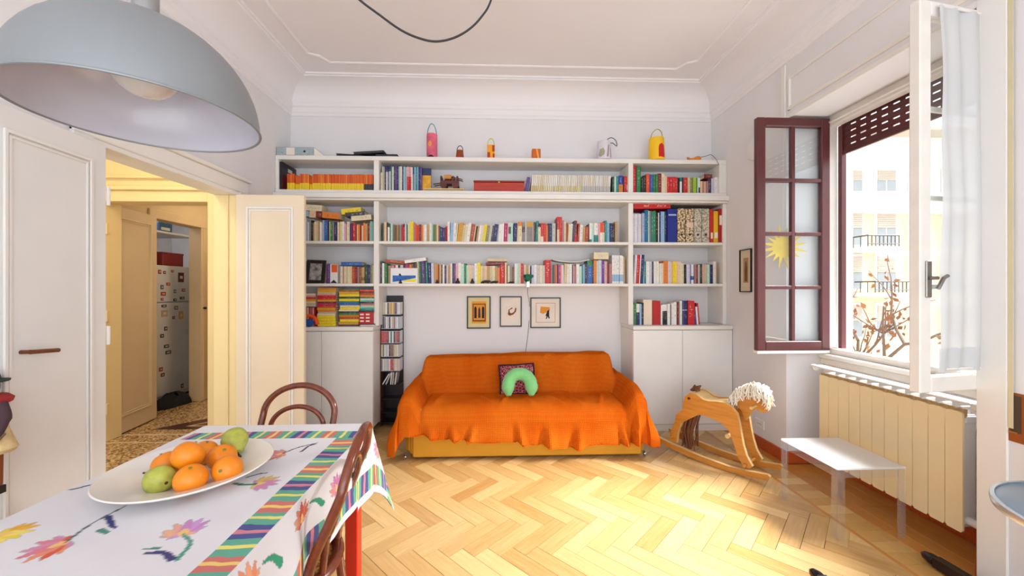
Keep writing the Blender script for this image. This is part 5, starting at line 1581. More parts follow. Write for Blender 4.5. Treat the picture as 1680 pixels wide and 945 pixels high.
for r_, (z, row) in enumerate(zip(tz, rows)):
    cs = row.split()
    for i, c in enumerate(cs):
        o = link('compact_disc', cdm)
        wdt = (cx1 - cx0) / 12 if r_ < 5 else .0125
        o.scale = (wdt * .9, .125, .125)
        lean = 0
        xx = cx0 + wdt * (i + .5)
        if r_ == 5:
            lean = (32, 24, 5, 4, 8)[i]; xx = cx0 + (.03, .06, .098, .118, .142)[i]
        o.location = (xx - math.sin(R(lean)) * .03, 3.992 + rb.uniform(0, .004), z + .001 + math.sin(R(lean)) * .007)
        o.rotation_euler = (0, R(lean), 0)
        set_colour(o, c)
        tag(o, '%s disc case, %s from left in %s tier of CD tower' % (PAL[c][1], ordinal(i + 1), names[r_]), 'disc case', 'discs in the CD tower')

# ------------------------------------------------------------------ sofa
sx0, sx1, sy0 = -0.735, 1.225, 3.215
sofa = thing('sofa', 'yellow-based sofa bed under an orange throw', 'sofa', ((sx0 + sx1) / 2, 3.6, 0))
M_sy = mat('sofa_yellow', '#d99a22', .75, bump=.3, bscale=300)
MB().box(sx0 + .03, sx1 - .03, sy0 + .0, sy0 + .03, .018, .215, .010).build('drawer_front', M_sy, sofa)
MB().box(sx0, sx1, sy0 + .03, 4.03, .03, .40, .015).build('base', M_sy, sofa)
MB().box(sx0 + .12, sx1 - .16, 3.82, 4.0, .40, .68, .05).build('backrest', M_sy, sofa)
MB().box(sx0 - .04, sx0 + .05, sy0 + .05, 3.90, .03, .46, .03).build('armrest', M_sy, sofa)
MB().box(sx1 - .09, sx1 - .03, sy0 + .05, 3.90, .03, .47, .03).build('armrest', M_sy, sofa)
for x in (sx0 - .03, sx1 + .0):
    MB().xf(Matrix.Translation((x, sy0 + .02, .02)) @ Matrix.Rotation(R(90), 4, 'Y')).lathe([(0, -.008), (.018, -.008), (.02, 0), (.018, .008), (0, .008)], seg=14).xf().box(x - .006, x + .006, sy0 + .012, sy0 + .028, .02, .05, .002).build('caster', M_chr, sofa)
# orange woven throw: height over the sofa plus hanging edges
TX0, TX1, TY0, TY1 = sx0 - .075, sx1 - .002, sy0 - .012, 4.05
def ridge(x, y, x0, y0, x1, y1, w_):           # soft crease between two points of the plan
    dx, dy = x1 - x0, y1 - y0
    l2 = dx * dx + dy * dy
    t1 = max(0, min(1, ((x - x0) * dx + (y - y0) * dy) / l2))
    d = math.hypot(x - x0 - dx * t1, y - y0 - dy * t1)
    return math.exp(-(d / w_) ** 2) * math.sin(math.pi * min(1, max(0, .08 + .84 * t1)))
CREASE = [(-.25, 3.62, -.05, 3.30, .022, .012), (.10, 3.55, .02, 3.28, .02, .010), (.38, 3.52, .55, 3.30, .02, .012), (.60, 3.60, .72, 3.26, .02, .010), (.95, 3.58, .86, 3.27, .02, .012),
          (-.50, 3.60, -.55, 3.30, .025, .010), (.22, 3.45, .30, 3.26, .02, .010), (.75, 3.70, .45, 3.60, .02, .008)]
BACKCR = [(.35, 3.68, .75, 3.80, .016, .012), (.30, 3.70, .52, 3.82, .014, .012), (.05, 3.68, -.35, 3.80, .016, .012), (-.45, 3.67, -.62, 3.80, .016, .012), (.95, 3.68, 1.02, 3.80, .014, .012), (-.1, 3.69, -.12, 3.81, .014, .008)]
def H(x, y):
    seat = .428 + .008 * math.sin(x * 5 + 1) * math.sin(y * 6)
    for q in CREASE: seat += 2.2 * q[5] * ridge(x, y, *q[:5])
    bk = .742 + .012 * math.sin(x * 2.1 + .3) + .010 * smooth01((x - .6) / .5)
    ends = smooth01((x + .785) / .09) * smooth01((1.165 - x) / .09)
    kb = smooth01((y - 3.665) / .14)
    top = seat + (bk - seat) * kb * ends
    for q in BACKCR: top += q[5] * ridge(x, y, *q[:5]) * 2.6
    top -= .07 * smooth01((y - 3.97) / .08) + .022 * math.exp(-((y - 3.668) / .022) ** 2)
    top -= .020 * (math.exp(-((x + .645) / .02) ** 2) + math.exp(-((x - 1.07) / .02) ** 2)) * (1 - kb)
    al = .555 - .05 * smooth01((3.42 - y) / .22)
    ar = .575 - .045 * smooth01((3.42 - y) / .22)
    kl = smooth01((-.650 - x) / .08)
    kr = smooth01((x - 1.075) / .08)
    z = top
    if al > z: z += (al - z) * kl
    if ar > z: z += (ar - z) * kr
    return z
DROP = dict(l=.44, r=.42, f=.34)
def axis(lo, hi, d0, d1, n, nd0, nd1):
    v = []
    for k in range(nd0): v.append(lo - d0 * (1 - k / nd0))
    for k in range(n): v.append(lo + (hi - lo) * k / (n - 1))
    for k in range(1, nd1 + 1): v.append(hi + d1 * k / nd1)
    return v
us = axis(TX0, TX1, DROP['l'], DROP['r'], 170, 34, 34)
vs_ = axis(TY0, TY1, DROP['f'], .02, 84, 30, 2)
rz = random.Random(2)
NZ_ = [(rz.uniform(3, 9), rz.uniform(0, 6.3), rz.uniform(.4, 1)) for _ in range(6)]
def fold(t_): return sum(a * math.sin(f * t_ + p) for f, p, a in NZ_) / 3.0
FOLDS = [(-.62, .05), (-.42, .035), (-.24, .032), (.12, .034), (.36, .05), (.62, .05), (.985, .03), (1.12, .03)]
def throw_pt(i, j):
    u, v = us[i], vs_[j]
    xc, yc = min(max(u, TX0), TX1), min(max(v, TY0), TY1)
    du = max(TX0 - u, u - TX1, 0.0); sgn = -1 if u < TX0 else 1
    dv = max(TY0 - v, 0.0)
    z = H(xc, yc)
    # rounded shoulders near the edges, broader over the seat cushion
    ex = min(xc - TX0, TX1 - xc); ey = yc - TY0
    inner = smooth01((xc + .72) / .08) * smooth01((1.12 - xc) / .08)
    for e, rr in ((ex, .05), (ey, .05 + .065 * inner)):
        if e < rr: z -= (rr - math.sqrt(max(0, rr * rr - (rr - e) ** 2))) * (.9 if rr > .06 else 1)
    z += .003 * math.sin(9 * u + 5 * math.sin(4 * v)) + .003 * math.sin(23 * (u * .5 + v) + 2 * math.sin(7 * u)) * (.5 + .5 * math.sin(3 * u))
    d = math.hypot(du, dv)
    if d == 0: return (xc, yc, z)
    amp = smooth01(d / .26)
    ox = (du / d) * sgn; oy = -(dv / d)
    wv = fold(u * 1.7 if dv > du else v * 2.4 + 2)
    if dv >= du:
        out = .008 + amp * (.050 + .018 * wv)
        for fx, fw_ in FOLDS:
            q = (u - fx - .05 * amp * math.sin(fx * 9)) / fw_
            out += amp * (.060 * math.exp(-((q - 1.2) / .8) ** 2) - .055 * math.exp(-q * q * 2.2))
    else: out = .010 + amp * (.030 + .026 * wv)
    if du > 0 and dv > 0: out += .05 * amp
    out = max(out, .004)
    hem = .205 - .085 * smooth01((u + .7) / 1.2) + .012 * math.sin(u * 7.0 + .5) + .006 * math.sin(u * 17)
    if u < TX0 + .06: hem = .07 + .13 * smooth01((u - TX0 + .05) / .11) + .22 * smooth01((v - 3.25) / .5)
    if u > TX1 - .02: hem = .125 + .10 * smooth01((v - 3.3) / .5)
    zt_ = max(z - d, hem)
    return (xc + ox * out, yc + oy * out, zt_)
mb = MB().grid(throw_pt, len(us), len(vs_))
m, t_, b_ = new_mat('orange_waffle_cloth')
tc = node(t_, 'ShaderNodeTexCoord'); uvn = node(t_, 'ShaderNodeUVMap', uv_map='flat')
w1 = node(t_, 'ShaderNodeTexWave', bands_direction='X', i_Scale=24.0, i_Distortion=.15); w2 = node(t_, 'ShaderNodeTexWave', bands_direction='Y', i_Scale=24.0, i_Distortion=.15)
t_.links.new(uvn.outputs[0], w1.inputs['Vector']); t_.links.new(uvn.outputs[0], w2.inputs['Vector'])
mu = node(t_, 'ShaderNodeMath', operation='ADD'); t_.links.new(w1.outputs['Fac'], mu.inputs[0]); t_.links.new(w2.outputs['Fac'], mu.inputs[1])
nz = node(t_, 'ShaderNodeTexNoise', i_Scale=3.0, i_Detail=4.0); t_.links.new(uvn.outputs[0], nz.inputs['Vector'])
rp = node(t_, 'ShaderNodeValToRGB'); rp.color_ramp.elements[0].position, rp.color_ramp.elements[1].position = .3, .75
rp.color_ramp.elements[0].color = lin('#c9560f') + (1,); rp.color_ramp.elements[1].color = lin('#de7420') + (1,)
t_.links.new(nz.outputs['Fac'], rp.inputs[0])
mm = node(t_, 'ShaderNodeMix', data_type='RGBA', blend_type='MULTIPLY'); mm.inputs[0].default_value = .25
rp2 = node(t_, 'ShaderNodeValToRGB'); rp2.color_ramp.elements[0].color = (.55, .45, .4, 1); rp2.color_ramp.elements[1].position = 1.0
dv2 = node(t_, 'ShaderNodeMath', operation='MULTIPLY'); dv2.inputs[1].default_value = .5; t_.links.new(mu.outputs[0], dv2.inputs[0]); t_.links.new(dv2.outputs[0], rp2.inputs[0])
t_.links.new(rp.outputs[0], mm.inputs[6]); t_.links.new(rp2.outputs[0], mm.inputs[7]); t_.links.new(mm.outputs[2], b_.inputs['Base Color'])
bp = node(t_, 'ShaderNodeBump', i_Strength=.5, i_Distance=.004); t_.links.new(mu.outputs[0], bp.inputs['Height']); t_.links.new(bp.outputs[0], b_.inputs['Normal'])
b_.inputs['Roughness'].default_value = 1.0; b_.inputs['Specular IOR Level'].default_value = .0
th_o = mb.build('throw', m, None, 60)
me = th_o.data
uvl = me.uv_layers.new(name='flat')
nv_ = len(vs_)
flat = np.array([(us[k // nv_], vs_[k % nv_]) for k in range(len(me.vertices))])
li = np.empty(len(me.loops), dtype=np.int32); me.loops.foreach_get('vertex_index', li)
uvl.data.foreach_set('uv', flat[li].astype(np.float32).ravel())
tag(th_o, 'orange waffle-weave throw draped over the whole sofa', 'throw')
md = th_o.modifiers.new('thickness', 'SOLIDIFY'); md.thickness = .004; md.offset = 1.0

# green neck pillow and red patterned cushion on the seat
c = at(853, 655, 3.5)
T = Matrix.Translation((at(853, 640, 3.42).x, 3.375, .430)) @ Matrix.Rotation(R(-30), 4, 'X')
arc = []
for k in range(29):
    t1 = k / 28
    if t1 < .2: p = (-.098 - .006 * math.sin(t1 * 8), 0, .045 + .125 * (t1 / .2) * .75)
    elif t1 > .8: p = (.098 + .006 * math.sin((1 - t1) * 8), 0, .045 + .125 * ((1 - t1) / .2) * .75)
    else:
        a = math.pi - math.pi * (t1 - .2) / .6
        p = (.100 * math.cos(a), 0, .139 + .100 * math.sin(a))
    arc.append(p)
rad_ = [.056 * (min(1, .35 + k / 3.5 * .65) if k < 4 else (min(1, .35 + (28 - k) / 3.5 * .65) if k > 24 else 1)) * (1 + .02 * math.sin(k * 2.2)) for k in range(29)]
np_ = thing('neck_pillow', 'green U-shaped neck pillow standing on the orange sofa', 'pillow', (T.translation.x, 3.5, .44))
MB().xf(T).tube(arc, rad_, 18).build('cushion', mat('green_velour', '#7fca82', .95, var=.05, scale=30, bump=.25, bscale=60, sheen=.3), np_)
MB().xf(T).tube([(q[0] * 1.56 if abs(q[0]) > .02 else q[0], 0, q[2] + (.056 if q[2] > .2 else 0)) for q in arc[5:24]], .0022, 5).build('seam', mat('green_seam', '#57a35c', .9), np_)
T = Matrix.Translation((at(850, 620, 3.62).x, 3.575, .432)) @ Matrix.Rotation(R(-26), 4, 'X') @ Matrix.Rotation(R(-3), 4, 'Y')
def cush(i, j, top):
    u, v = i / 12 * 2 - 1, j / 12 * 2 - 1
    th = .045 * ((1 - abs(u) ** 2.2) * (1 - abs(v) ** 2.2)) ** .5
    k = 1 - .05 * (1 - abs(u * v))
    return (u * .165 * k, -th if top else th, .14 + v * .14 * k)
m, t_, b_ = new_mat('paisley_cloth')
tc = node(t_, 'ShaderNodeTexCoord'); vr = node(t_, 'ShaderNodeTexVoronoi', i_Scale=38.0, feature='DISTANCE_TO_EDGE')
t_.links.new(tc.outputs['Object'], vr.inputs['Vector'])
rp = node(t_, 'ShaderNodeValToRGB'); rp.color_ramp.interpolation = 'CONSTANT'
e = rp.color_ramp.elements; e[0].color = lin('#d6a9ac') + (1,); e[1].position = .035; e[1].color = lin('#8c1830') + (1,); q = e.new(.26); q.color = lin('#3a1020') + (1,); q = e.new(.34); q.color = lin('#a8263c') + (1,)
t_.links.new(vr.outputs['Distance'], rp.inputs[0]); t_.links.new(rp.outputs[0], b_.inputs['Base Color']); b_.inputs['Roughness'].default_value = .9
cu_ = thing('cushion', 'square red paisley cushion behind the green neck pillow', 'cushion', (T.translation.x, 3.66, .44))
MB().xf(T).grid(lambda i, j: cush(i, j, True), 13, 13).grid(lambda i, j: cush(12 - i, j, False), 13, 13).build('cover', m, cu_)
bd = [cush(i, 0, 1) for i in range(13)] + [cush(12, j, 1) for j in range(1, 13)] + [cush(i, 12, 1) for i in range(11, -1, -1)] + [cush(0, j, 1) for j in range(11, 0, -1)]
MB().xf(T).tube(bd, .009, 6, closed=True).build('piping', mat('dark_piping', '#2c1220', .9), cu_)

# ------------------------------------------------------------------ rocking horse
M_pine = wood('varnished_pine', '#b8742a', '#d28f3c', .35, (3, 3, 30), 2.0, coat=.2)
M_pineE = wood('pale_pine_edge', '#d9b072', '#e8c98e', .45, (3, 3, 30), 2.0)
A2 = (1.40, 3.45); B2 = (1.95, 2.71)
ln_ = math.hypot(B2[0] - A2[0], B2[1] - A2[1])
hd = ((B2[0] - A2[0]) / ln_, (B2[1] - A2[1]) / ln_)
hn = (-hd[1], hd[0])                                 # towards the far rocker
TH = Matrix(((hd[0], hn[0], 0, A2[0]), (hd[1], hn[1], 0, A2[1]), (0, 0, 1, 0), (0, 0, 0, 1)))
def zp(zx, zy):            # outline measured on an enlarged crop of the photo
    return atp(1060 + zx / 4.296, 600 + zy / 4.296, A2, hd)
horse = thing('rocking_horse', 'varnished wooden rocking horse with white yarn mane by the window wall', 'rocking horse', (1.75, 3.1, 0))
body_o = [zp(*q) for q in ((165, 475), (165, 525), (215, 545), (222, 470), (245, 405), (300, 378), (370, 345), (430, 360), (480, 380), (540, 412), (585, 460), (620, 560), (650, 650), (682, 705), (728, 728), (748, 712),
                           (708, 640), (684, 560), (668, 480), (655, 400), (640, 340), (600, 290), (560, 264), (500, 252), (440, 250), (400, 238), (350, 200), (310, 190), (275, 215), (262, 250), (255, 310), (210, 345), (200, 400), (180, 450))]
def board(name, outl, y0, y1, m, edge=True, parent=horse):
    mb = MB().xf(TH)
    mb.prism(outl, 'y', y0, y1)
    n = len(outl)
    mb.m = [0, 0] + [1 if edge else 0] * n
    return mb.build(name, [m, M_pineE], parent, 30)
board('side_board', body_o, .0, .032, M_pine)
board('side_board', body_o, .188, .22, M_pine)
# seat board between the sides
seat_l = [zp(*q) for q in ((310, 196), (350, 206), (400, 244), (440, 256), (500, 258), (560, 270))]
seat_o = seat_l + [(s_, z - .028) for s_, z in reversed(seat_l)]
board('seat', seat_o, .034, .186, M_pineE, False)
ry = [(65, 475), (200, 540), (400, 625), (600, 698), (740, 728), (868, 752), (884, 768), (862, 790), (700, 762), (500, 702), (300, 622), (150, 552), (72, 500)]
rk_o = [zp(*q) for q in ry]
zmin = min(z for _, z in rk_o)
rk_o = [(s_, z - zmin + .001) for s_, z in rk_o]
# runners are gently curved; keep them under the hooves
board('rocker', rk_o, -.032, -.0005, M_pine)
board('rocker', rk_o, .2205, .252, M_pine)
for q in ((185, 500), (700, 700)):
    s_, z = zp(*q)
    MB().xf(TH).tube([(s_, -.03, max(z, .07)), (s_, .25, max(z, .07))], .011, 10).build('crossbar', M_pine, horse)
s_, z = zp(560, 505)
MB().xf(TH).tube([(s_ - .0, .03, z), (s_ - .0, .19, z)], .017, 12).build('foot_peg', M_pineE, horse)
# head and neck
hd_o = [zp(*q) for q in ((560, 262), (600, 200), (650, 170), (720, 165), (775, 185), (812, 235), (826, 290), (815, 335), (785, 348), (752, 335), (735, 318), (705, 330), (680, 370), (655, 400), (630, 330))]
hd_o = [(s_ + .01, z) for s_, z in hd_o]
board('head', hd_o, .085, .135, M_pine)
ear = [zp(*q) for q in ((690, 175), (705, 130), (725, 170))]
board('ear', ear, .068, .084, M_pine); board('ear', ear, .136, .152, M_pine)
MB().xf(TH).ball((zp(770, 240)[0], .083, zp(770, 240)[1]), .009, 10, 8).ball((zp(770, 240)[0], .137, zp(770, 240)[1]), .009, 10, 8).build('eye', M_black, horse)
MB().xf(TH).tube([(zp(740, 300)[0], .0, zp(740, 300)[1]), (zp(740, 300)[0], .22, zp(740, 300)[1])], .011, 10).build('handle_bar', M_pineE, horse)
s_, z = zp(303, 230)
for y in (-.004, .224):
    MB().xf(TH @ Matrix.Translation((s_, y, z)) @ Matrix.Rotation(R(90), 4, 'X')).lathe([(0, -.004), (.011, -.004), (.011, .004), (0, .004)], seg=12).build('wood_plug', mat('dark_plug', '#5b2416', .5), horse)
rh = random.Random(4)
mane = MB().xf(TH)
crest = bez([(q[0] + .01, 0, q[1]) for q in (zp(552, 262), zp(590, 205), zp(650, 168), zp(720, 160), zp(785, 188), zp(822, 240))], 10)
for k in range(260):
    p = crest[int(rh.random() ** .9 * (len(crest) - 1))]
    y = rh.choice((-1, 1))
    y0 = .11 + y * rh.uniform(0, .03)
    l = rh.uniform(.035, .095)
    pts = [(p.x, y0, p.z), (p.x + rh.uniform(-.012, .012), y0 + y * .022, p.z + rh.uniform(.008, .026)), (p.x + rh.uniform(-.015, .02), y0 + y * rh.uniform(.026, .045), p.z - l * .4), (p.x + rh.uniform(-.02, .025), y0 + y * rh.uniform(.026, .05), p.z - l)]
    mane.tube(bez(pts, 3), .0036, 5)
stuff(mane.build('mane', mat('cream_yarn', '#e9e2d4', .95, var=.1, scale=40), horse))
tail = MB().xf(TH)
a0 = zp(318, 200)
for k in range(26):
    pts = [(a0[0] + rh.uniform(-.02, .015), .11 + rh.uniform(-.03, .03), a0[1] + .01), (a0[0] + rh.uniform(-.03, .02), .11 + rh.uniform(-.03, .03), a0[1] + rh.uniform(.03, .055)), (a0[0] - rh.uniform(.03, .06), .11 + rh.uniform(-.02, .02), a0[1] + rh.uniform(.0, .02))]
    tail.tube(bez(pts, 4), .005, 5)
b0 = zp(330, 375)
for k in range(46):
    x = b0[0] - rh.uniform(.03, .11); y = rh.uniform(.05, .17)
    tail.tube(bez([(x + .03, y, b0[1] + .03), (x, y + rh.uniform(-.01, .01), b0[1] - .07), (x - rh.uniform(0, .03), y + rh.uniform(-.015, .015), b0[1] - .16), (x - rh.uniform(-.02, .04), y, .045)], 3), .005, 5)
stuff(tail.build('tail', mat('brown_yarn', '#7a4a2e', .95, var=.2, scale=40), horse))

# ------------------------------------------------------------------ clear acrylic side table
M_acr = glass('clear_acrylic', (0.97, 0.98, 0.99), haze=.05, gloss=.15)
M_acrt = glass('frosted_acrylic', (0.93, 0.95, 0.97), haze=.60, gloss=.15, hazecol=(.93, .95, .98))
ax0, ax1, ay0, ay1, az = 1.886, 2.282, 2.108, 2.545, .402
ac = thing('side_table', 'low clear acrylic side table before the radiator', 'table', ((ax0 + ax1) / 2, (ay0 + ay1) / 2, 0))
MB().box(ax0, ax1, ay0, ay1, az - .012, az, .002).build('tabletop', M_acrt, ac)
for x in (ax0, ax1):
    for y in (ay0, ay1):
        sx, sy = (1 if x == ax0 else -1), (1 if y == ay0 else -1)
        MB().box(x, x + sx * .045, y, y + sy * .008, 0.001, az - .0125, .0015).box(x, x + sx * .008, y + sy * .0085, y + sy * .045, 0.001, az - .0125, .0015).build('leg', M_acr, ac)
MB().box(ax0 + .0455, ax1 - .0455, ay0, ay0 + .008, az - .055, az - .0125, .0015).box(ax0, ax0 + .008, ay0 + .0455, ay1 - .0455, az - .055, az - .0125, .0015).build('apron', M_acr, ac)

# ------------------------------------------------------------------ round grey table on black runner feet, right edge of the view
rt_ = thing('round_table', 'round grey-topped table with pale metal rim and black feet', 'table', (1.84, 1.05, 0))
tc_ = (1.835, 1.02)
MB().lathe([(0, .700), (.285, .700), (.292, .706), (.292, .716), (.285, .720), (0, .720)], (*tc_, 0), 64).build('tabletop', mat('grey_blue_laminate', '#7f93a3', .25), rt_)
MB().lathe([(.287, .697), (.300, .700), (.302, .712), (.300, .722), (.290, .724), (.2925, .712)], (*tc_, 0), 64).build('rim', mat('pale_metal', '#c6d0d6', .25, .6), rt_)
M_foot = mat('dark_bronze', '#2b1f1d', .3, .3)
for xx, ye in ((1.515, 1.83), (2.19, 1.93)):
    MB().prism([(.55, .012), (ye - .05, .012), (ye - .05, .058), (.55, .085)], 'x', xx - .022, xx + .022).build('foot', M_foot, rt_)
    MB().xf(Matrix.Translation((xx, ye - .05, .034)) @ Matrix.Rotation(R(-90), 4, 'X')).lathe([(0, 0), (.026, 0), (.027, .02), (.020, .05), (.008, .066), (0, .068)], seg=16).build('foot_cap', mat('black_chrome', '#3a3a40', .12, .9), rt_)
    MB().box(xx - .018, xx + .018, .99, 1.05, .06, .66, .004).build('upright', M_foot, rt_)
MB().box(1.53, 2.18, 1.0, 1.04, .655, .698, .004).build('crossbar', M_foot, rt_)

# ------------------------------------------------------------------ dining table, cloth
dx0, dx1, dy0, dy1, dz = -1.335, -.605, -.15, 1.825, .768
dt = thing('dining_table', 'long dining table with red legs under a flowered cloth', 'table', ((dx0 + dx1) / 2, .85, 0))
M_redleg = mat('red_paint', '#c4260f', .35)
MB().box(dx0, dx1, dy0, dy1, dz - .03, dz, .004).build('tabletop', M_redleg, dt)
MB().box(dx0 + .04, dx1 - .04, dy0 + .04, dy1 - .04, dz - .11, dz - .03).build('apron', M_redleg, dt)
for x in (dx0 + .02, dx1 - .075):
    for y in (dy0 + .02, dy1 - .075):
        MB().box(x, x + .055, y, y + .055, 0, dz - .03, .004).build('leg', M_redleg, dt)
CD = .32
def caxis(lo, hi, d, fine0, fine1, step, coarse):
    v = []
    x = lo - d
    while x < hi + d - 1e-6:
        v.append(x); x += step if fine0 <= x <= fine1 else coarse
    v.append(hi + d)
    return v
cu_ax = caxis(dx0, dx1, CD, -9, 9, .0045, .0045)
cv_ax = caxis(dy0, dy1, CD, .68, 9, .0045, .04)
def cloth_pt(i, j):
    u, v = cu_ax[i], cv_ax[j]
    x0, x1, y0, y1 = dx0 - .004, dx1 + .004, dy0 - .004, dy1 + .004
    xc, yc = min(max(u, x0), x1), min(max(v, y0), y1)
    du = max(x0 - u, u - x1, 0.0); sx = -1 if u < x0 else 1
    dv = max(y0 - v, v - y1, 0.0); sy = -1 if v < y0 else 1
    z = dz + .004 + .0012 * math.sin(7 * u + 3 * math.sin(5 * v)) + .0008 * math.sin(31 * v + 9 * u)
    d = math.hypot(du, dv)
    if d == 0: return (xc, yc, z)
    ox, oy = du / d * sx, dv / d * sy
    amp = min(1, d / .2)
    if du > 0 and dv > 0:
        ang = abs(math.atan2(dv, du) - math.pi / 4) / (math.pi / 4)
        out = .012 + d * (.22 * (1 - ang) + .05)
        q = 1 - ang
        return (xc + sx * (du / d) * out, yc + sy * (dv / d) * out, z - d * (.98 + .04 * q) - .002)
    t1 = v if du > 0 else u
    out = .010 + amp * (.014 + .014 * math.sin(t1 * 13 + 1) + .008 * math.sin(t1 * 29))
    if du > 0 and sx > 0:                # gathered up where the near chair is pushed in
        d *= 1 - .24 * smooth01((v - 1.05) / .15) * smooth01((1.66 - v) / .10)
    return (xc + ox * out, yc + oy * out, z - max(0, d - .004))
mb = MB().grid(cloth_pt, len(cu_ax), len(cv_ax))
m, t_, b_ = new_mat('flowered_cloth')
uvn = node(t_, 'ShaderNodeUVMap', uv_map='flat'); sp = node(t_, 'ShaderNodeSeparateXYZ'); t_.links.new(uvn.outputs[0], sp.inputs[0])
def mth(op, a, b=None):
    n = node(t_, 'ShaderNodeMath', operation=op)
    for k, q in enumerate((a, b)):
        if q is None: continue
        if isinstance(q, (int, float)): n.inputs[k].default_value = q
        else: t_.links.new(q, n.inputs[k])
    return n.outputs[0]
U, V = sp.outputs[0], sp.outputs[1]
nzw = node(t_, 'ShaderNodeTexNoise', i_Scale=14.0, i_Detail=2.0); t_.links.new(uvn.outputs[0], nzw.inputs['Vector'])
wob = mth('MULTIPLY', mth('SUBTRACT', nzw.outputs['Fac'], .5), .02)
def stripes(coord):
    fr_ = mth('FRACT', mth('DIVIDE', mth('ADD', coord, wob), .235))
    rp = node(t_, 'ShaderNodeValToRGB'); rp.color_ramp.interpolation = 'CONSTANT'
    seq = [('67a892', 1.5), ('e6db78', .7), ('67a892', 1.3), ('545a8f', 1.2), ('d0838f', .8), ('545a8f', 1.2), ('67a892', 1.4), ('e6db78', .7), ('67a892', 1.1), ('cc7670', 1.2), ('ecca74', .7), ('cc7670', 1.1)]
    tot = sum(s_ for _, s_ in seq); p = 0
    e = rp.color_ramp.elements
    for k, (c, s_) in enumerate(seq):
        el = e[k] if k < 2 else e.new(min(.999, p))
        el.position = p
        el.color = lin(c) + (1,)
        p += s_ / tot
    t_.links.new(fr_, rp.inputs[0])
    return rp.outputs[0]
def between(c, a, b): return mth('MULTIPLY', mth('GREATER_THAN', c, a), mth('LESS_THAN', c, b))
sv, su = stripes(V), stripes(U)
inV = between(V, dy0 + .08, dy1 - .075); inU = between(U, dx0 + .01, dx1 + .006)
bandV = mth('MULTIPLY', between(U, dx1 - .078, dx1 + .006), inV)
bandU = mth('MULTIPLY', mth('MAXIMUM', between(V, dy1 - .155, dy1 - .075), between(V, dy0 + .075, dy0 + .155)), inU)
hemV = mth('MAXIMUM', between(U, dx1 + .19, dx1 + .285), between(U, dx0 - .285, dx0 - .19))
hemU = mth('MAXIMUM', between(V, dy1 + .19, dy1 + .285), between(V, dy0 - .285, dy0 - .19))
ca = node(t_, 'ShaderNodeVertexColor', layer_name='print')
nzc = node(t_, 'ShaderNodeTexNoise', i_Scale=5.0, i_Detail=3.0); t_.links.new(uvn.outputs[0], nzc.inputs['Vector'])
rpb = node(t_, 'ShaderNodeValToRGB'); rpb.color_ramp.elements[0].color = lin('#d9d6dc') + (1,); rpb.color_ramp.elements[1].color = lin('#e4e2e4') + (1,)
t_.links.new(nzc.outputs['Fac'], rpb.inputs[0])
def mixc(f, a, b):
    n = node(t_, 'ShaderNodeMix', data_type='RGBA'); t_.links.new(f, n.inputs[0]); t_.links.new(a, n.inputs[6]); t_.links.new(b, n.inputs[7]); return n.outputs[2]
col = mixc(ca.outputs['Alpha'], rpb.outputs[0], ca.outputs['Color'])
col = mixc(hemV, col, sv); col = mixc(hemU, col, su); col = mixc(bandV, col, sv); col = mixc(bandU, col, su)
t_.links.new(col, b_.inputs['Base Color']); b_.inputs['Roughness'].default_value = .85; b_.inputs['Specular IOR Level'].default_value = .2
nzb = node(t_, 'ShaderNodeTexNoise', i_Scale=450.0); t_.links.new(uvn.outputs[0], nzb.inputs['Vector'])
bp = node(t_, 'ShaderNodeBump', i_Strength=.15, i_Distance=.002); t_.links.new(nzb.outputs['Fac'], bp.inputs['Height']); t_.links.new(bp.outputs[0], b_.inputs['Normal'])
cl = mb.build('tablecloth', m, None, 60)
tag(cl, 'white tablecloth with printed flowers and rainbow striped borders', 'tablecloth')
me = cl.data
nV = len(cv_ax)
flat = np.array([(u, v) for u in cu_ax for v in cv_ax])
uvl = me.uv_layers.new(name='flat')
li = np.empty(len(me.loops), dtype=np.int32); me.loops.foreach_get('vertex_index', li)
uvl.data.foreach_set('uv', flat[li].astype(np.float32).ravel())
RGBA = np.zeros((len(flat), 4), dtype=np.float32)
def paint(mask, c):
    RGBA[mask, :3] = lin(c); RGBA[mask, 3] = 1.0
def petal(cx, cy, ang, l, wd, c, tip=None):
    dx, dy = flat[:, 0] - cx, flat[:, 1] - cy
    a = dx * math.cos(ang) + dy * math.sin(ang); b = -dx * math.sin(ang) + dy * math.cos(ang)
    s_ = a / l
    w_ = wd * np.sqrt(np.clip(s_ * 2.2, 0, 1)) * np.clip(1 - s_, 0, 1) ** .55 * (1 + .12 * np.sin(s_ * 34))
    k = (s_ > 0) & (s_ < 1) & (np.abs(b) < w_)
    paint(k, c)
    if tip: paint(k & (s_ > .72), tip)
def stroke(pts, w0, w1, c):
    P = bez([(x, y, 0) for x, y in pts], 30)
    w0, w1 = max(w0, .0036), max(w1, .0034)
    n = len(P)
    for k, p in enumerate(P):
        w_ = w0 + (w1 - w0) * k / n
        paint((flat[:, 0] - p.x) ** 2 + (flat[:, 1] - p.y) ** 2 < w_ * w_, c)
def flower(px, py, ang, s_=1.0, cols=('c98ac0', 'e7a08a', 'd98fa8', 'e38a5c'), z=dz, uv=None):
    if uv: cx, cy = uv
    else:
        p = atz(px, py, z); cx, cy = p.x, p.y
    for k, (da, l, w_) in enumerate(((-75, .048, .014), (75, .048, .014), (-50, .060, .017), (52, .060, .017), (-24, .066, .017), (26, .066, .017), (0, .068, .018), (-105, .03, .010), (105, .03, .01))):
        petal(cx, cy, ang + R(da), l * s_, w_ * s_, cols[k % len(cols)])
    petal(cx - .008 * math.cos(ang), cy - .008 * math.sin(ang), ang, .034 * s_, .014 * s_, 'efc27a')
    return cx, cy
